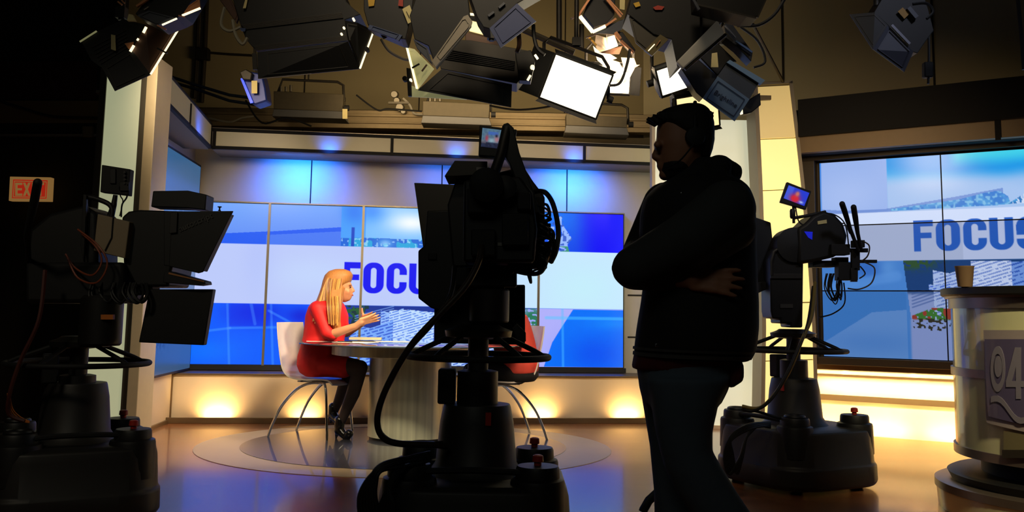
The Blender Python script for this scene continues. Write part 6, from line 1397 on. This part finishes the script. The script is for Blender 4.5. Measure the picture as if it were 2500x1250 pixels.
# clamps with pale wire near the middle of the wall
t = thing('pipe_clamp', 'cluster of pale metal pipe clamps with a white wire between two strip lights', 'clamp', at(968, 262, 9.83))
for (x, y, r_) in ((962, 230, .04), (968, 245, .035), (975, 262, .045), (984, 272, .03)): MB().cyl(at(x, y, 9.83), at(x + 4, y + 1, 9.93), r_, n=14).build('clamp_jaw', mat('dull_bolt_metal', (130, 124, 110), .4, .8), t, bevel=.006)
MB().bpx(948, 248, 998, 253, 9.80, .03).build('clamp_bar', mat('dull_bolt_metal', (130, 124, 110), .4, .8), t)
cable('white_wire', [(984, 240, 9.83), (1000, 256, 9.83), (1010, 276, 9.83), (1032, 280, 9.83)], .012, mat('white_wire_sheath', (190, 184, 168), .5), t)
# loose cables around the lamps
LC = [([(548, 18, 4.8), (540, 60, 4.8), (560, 76, 4.8), (588, 66, 4.8)], .009, M_cable_w, 'upper pale cable loop left of the wide soft lamp'),
      ([(568, 48, 4.8), (575, 85, 4.8), (592, 108, 4.8), (604, 92, 4.8)], .009, M_cable_w, 'lower pale cable loop left of the wide soft lamp'),
      ([(930, 96, 6), (950, 125, 6), (985, 144, 6), (1010, 146, 6)], .009, M_cable_b, 'thin black cable beside the pale glowing door'),
      ([(870, 232, 9.3), (920, 268, 9.3), (950, 266, 9.3), (1030, 272, 9.3)], .010, M_cable_b, 'thin black cable along the back wall channel'),
      ([(1195, 258, 8.6), (1260, 268, 8.6), (1330, 262, 8.6), (1376, 250, 8.6)], .010, M_cable_b, 'thin black cable sagging under the long ribbed lamp'),
      ([(1538, 120, 5.0), (1530, 160, 5.0), (1514, 202, 5.0), (1488, 209, 5.0)], .008, M_cable_b, 'black cable hooked in front of the bright lamp'),
      ([(1302, 60, 4.6), (1304, 90, 4.6), (1312, 118, 4.6), (1330, 134, 4.6)], .010, M_cable_b, 'black cable down to the left hinge of the bright lamp'),
      ([(1800, 62, 4.6), (1850, 62, 4.6), (1890, 36, 4.6), (1920, -10, 4.6)], .009, M_cable_b, 'black cable arching at upper right beside the broad black lamp'),
      ([(1808, 66, 5.0), (1850, 100, 5.0), (1868, 150, 5.0), (1840, 165, 5.0)], .007, M_cable_b, 'thin cable loop right of the lettered lamp'),
      ([(2228, 10, 5.0), (2262, 8, 5.0), (2278, 28, 5.0), (2262, 46, 5.0)], .008, M_cable_b, 'cable loop on the lone lamp at upper right'),
      ([(2266, 40, 5.6), (2268, 120, 5.6), (2267, 180, 5.6), (2266, 205, 5.6)], .008, M_cable_b, 'straight black cable hanging beside the lone lamp'),
      ([(2484, -10, 6), (2488, 30, 6), (2494, 90, 6), (2500, 170, 6)], .014, M_cable_b, 'black cable hanging at the far upper right edge'),
      ([(600, 245, 9.0), (640, 300, 9.0), (700, 288, 9.0), (760, 308, 9.0)], .010, M_cable_b, 'dark cable drooping above the left end of the cornice'),
      ([(510, 288, 9.0), (560, 298, 9.0), (590, 288, 9.0), (620, 284, 9.0)], .010, M_cable_w, 'pale cable lying behind the cornice at left')]
for pts, r_, m_, lb in LC: tag(cable('hanging_cable', pts, r_, m_), lb, 'cable')
def brace(a, b, r_, lb): tag(MB().tube([at(*a), at(*b)], r_, 8).build('brace_rod', M_pipe), lb, 'rod')
brace((1838, 60, 7.2), (1912, 200, 8.0), .014, 'long thin diagonal rod down to the top of the curved pillar'); brace((1276, 72, 5.6), (1402, 128, 5.6), .02, 'short bar with blue sheen behind the top of the bright lamp')
for (x, y0, y1, Yp, lb) in ((1120, -40, 40, 4.6, 'pipe stub above the charcoal lamp'), (1365, -40, 110, 5.8, 'vertical hanger pole left of the copper framed lamp'), (1420, 60, 118, 6.5, 'vertical wall bracket behind the copper framed lamp'), (2140, -40, 14, 5.05, 'hanger pole over the lone lamp at upper right')):
    tag(MB().tube([at(x, y0, Yp), at(x, y1, Yp)], .018, 10).build('hanger_pole', M_rib), lb, 'pole')
tag(MB().bpx(2258, 150, 2280, 188, 5.58, .05).build('cable_connector', M_dark, bevel=.008), 'black connector hanging under the lone lamp at upper right', 'connector')
tag(MB().ppx([(1840, 232), (1883, 233), (1883, 243), (1840, 245)], 7.6, .03).build('metal_bracket', mat('dull_brass_bracket', (96, 82, 54), .5, .4)), 'small brass coloured bracket sticking out in front of the curved pillar top', 'bracket')
tag(MB().tube([at(x, 1249 - 4 * i, 3.4 - .0 * i) for i, x in enumerate(range(1570, 1572))] + [at(1584, 1222, 3.4), at(1603, 1205, 3.4), at(1620, 1200, 3.5)], .016, 8).build('floor_cable', M_darkgrey), 'thick grey cable curving beside the standing person\'s leg at the bottom', 'cable')
# ---------------------------------------------------------------- lights
def aim(o, tgt):
    d = V(tgt) - o.location; o.rotation_euler = d.to_track_quat('-Z', 'Y').to_euler()
def area(name, loc, tgt, power, rgb, sx, sy=None, spread=160):
    l = bpy.data.lights.new(name, 'AREA'); l.energy = power; l.color = lin(rgb); l.shape = 'RECTANGLE'; l.size = sx; l.size_y = sy or sx; l.spread = math.radians(spread)
    o = bpy.data.objects.new(name, l); COL.objects.link(o); o.location = loc; aim(o, tgt); return o
def spot(name, loc, tgt, power, rgb, ang, blend=1.0, rad=0.03):
    l = bpy.data.lights.new(name, 'SPOT'); l.energy = power; l.color = lin(rgb); l.spot_size = math.radians(ang); l.spot_blend = blend; l.shadow_soft_size = rad
    o = bpy.data.objects.new(name, l); COL.objects.link(o); o.location = loc; aim(o, tgt); return o
WARM = (255, 226, 186)
key_t = (-1.4, 7.3, 0.9)
area('key_light', (-0.6, 5.2, 2.75), key_t, 18, WARM, 0.5, 0.5, 75)
area('key_light', (0.35, 5.8, 2.6), (-1.2, 7.2, 0.9), 14.5, WARM, 0.4, 0.4, 75)
area('key_light', (0.8, 5.6, 2.7), (0.2, 8.6, 1.3), 12, WARM, 0.4, 0.4, 90)
area('fill_light', (-2.2, 5.6, 2.8), (-1.2, 8.6, 1.2), 8, (255, 225, 180), 0.5, 0.5, 90)
area('fill_light', (2.2, 6.0, 2.7), (3.0, 8.1, 1.4), 8, (255, 220, 170), 0.5, 0.5, 100)
area('back_wall_fill', (-0.4, 8.6, 3.1), (-0.4, 11, 3.6), 17, (255, 222, 170), 2.5, 0.2, 160)  # extra lamp that brightens the back wall above the cornice
spot('podium_fill', (2.3, 2.0, 3.3), (3.0, 4.7, 0.75), 330, (255, 240, 190), 34, .6, .15)  # added spot that brightens the podium front
spot('left_camera_fill', (-2.6, 1.2, 3.4), (-2.0, 4.6, 0.9), 48, (255, 240, 210), 42, .8, .2)  # unseen spot put in to lift the left camera
area('front_fill', (-1.0, -0.5, 3.6), (-0.2, 4.0, 1.2), 3.2, (235, 240, 225), 2.0, 1.2, 120)  # soft fill added behind the viewpoint for the dark foreground
spot('desk_fill', (-1.6, 4.9, 2.6), (-0.72, 7.3, 0.5), 420, (255, 240, 200), 25, .8, .15)  # added spot that brightens the metal front of the desk
area('lamp_rig_fill', (-0.4, 1.2, 4.9), (0.1, 4.9, 2.5), 7, (255, 232, 196), 1.6, .5, 42)  # added from above to bring out the lamp housings
area('lamp_rig_fill', (2.9, 1.5, 4.9), (2.2, 5.0, 2.8), 2.5, (225, 230, 255), .6, .5, 40)  # second added fill, for the lone lamp at upper right
# uplighters behind the plinth lip of the dado
for px, e in ((532, 5), (745, 2.6), (960, 1.6), (1150, 2), (1318, 3.6), (1530, 4)):
    u = BU(px, 1000, DO)[0]
    p = BP(u, 0.025, DO + 0.07); t = BP(u, 0.25, DO - 0.02)
    area('dado_uplight', p, t, e * 0.55, (255, 205, 130), 0.22, 0.03, 150)
for u in (-0.1, 0.45, 1.0, 1.6, 2.3): 
    area('dado_uplight', RP(u, 0.54, 0.05), RP(u, 0.25, -0.12), 5.5, (255, 226, 168), 0.58, 0.03, 160)
    area('dado_uplight', RP(u, 0.03, 0.03), RP(u, 0.12, -0.12), 2.6, (255, 214, 140), 0.4, 0.03, 160)
# blue washes
for px, e in ((735, 30), (1080, 6), (1388, 26)):
    u = BU(px, 460)[0]
    area('blue_wash', BP(u, 2.44, 0.40), BP(u, 2.15, 0.0), e * .36, (14, 106, 255), 0.42, 0.05, 115)
for px, py, e in ((805, 355, 2.2), (1115, 370, 2.0), (1402, 385, 2.2)):
    u = BU(px, py, CO)[0]
    spot('blue_wash', BP(u, 2.47, CO + 0.09), BP(u, 2.53, CO - 0.01), e * 1.6, (10, 100, 255), 120, 1.0, 0.01)
spot('blue_wash', CP(LT * 0.70, 2.48, 0.14), CP(LT * 0.72, 2.58, -0.02), 4, (30, 90, 255), 130, 1.0, 0.01)

# ---------------------------------------------------------------- world, camera, colour
wd = bpy.data.worlds.new('world'); sc.world = wd; wd.use_nodes = True
wd.node_tree.nodes['Background'].inputs[0].default_value = (0.02, 0.017, 0.012, 1); wd.node_tree.nodes['Background'].inputs[1].default_value = 0.3
cam = bpy.data.cameras.new('camera'); co = bpy.data.objects.new('camera', cam); COL.objects.link(co)
R = Matrix((CR, CU, -CF)).transposed()
co.matrix_world = Matrix.Translation(EYE) @ R.to_4x4()
cam.sensor_fit = 'HORIZONTAL'; cam.sensor_width = 36; cam.lens = 36 * FPX / 2500; cam.shift_y = -125 / 2500.0; cam.clip_start = 0.05; cam.clip_end = 100
sc.camera = co
sc.view_settings.view_transform = 'Standard'; sc.view_settings.look = 'None'; sc.view_settings.gamma = 1; sc.view_settings.exposure = 0.0
sc.view_settings.use_curve_mapping = False
sc.cycles.use_denoising = True; sc.cycles.max_bounces = 6; sc.cycles.sample_clamp_indirect = 4.0
sc.cycles.caustics_reflective = False; sc.cycles.caustics_refractive = False
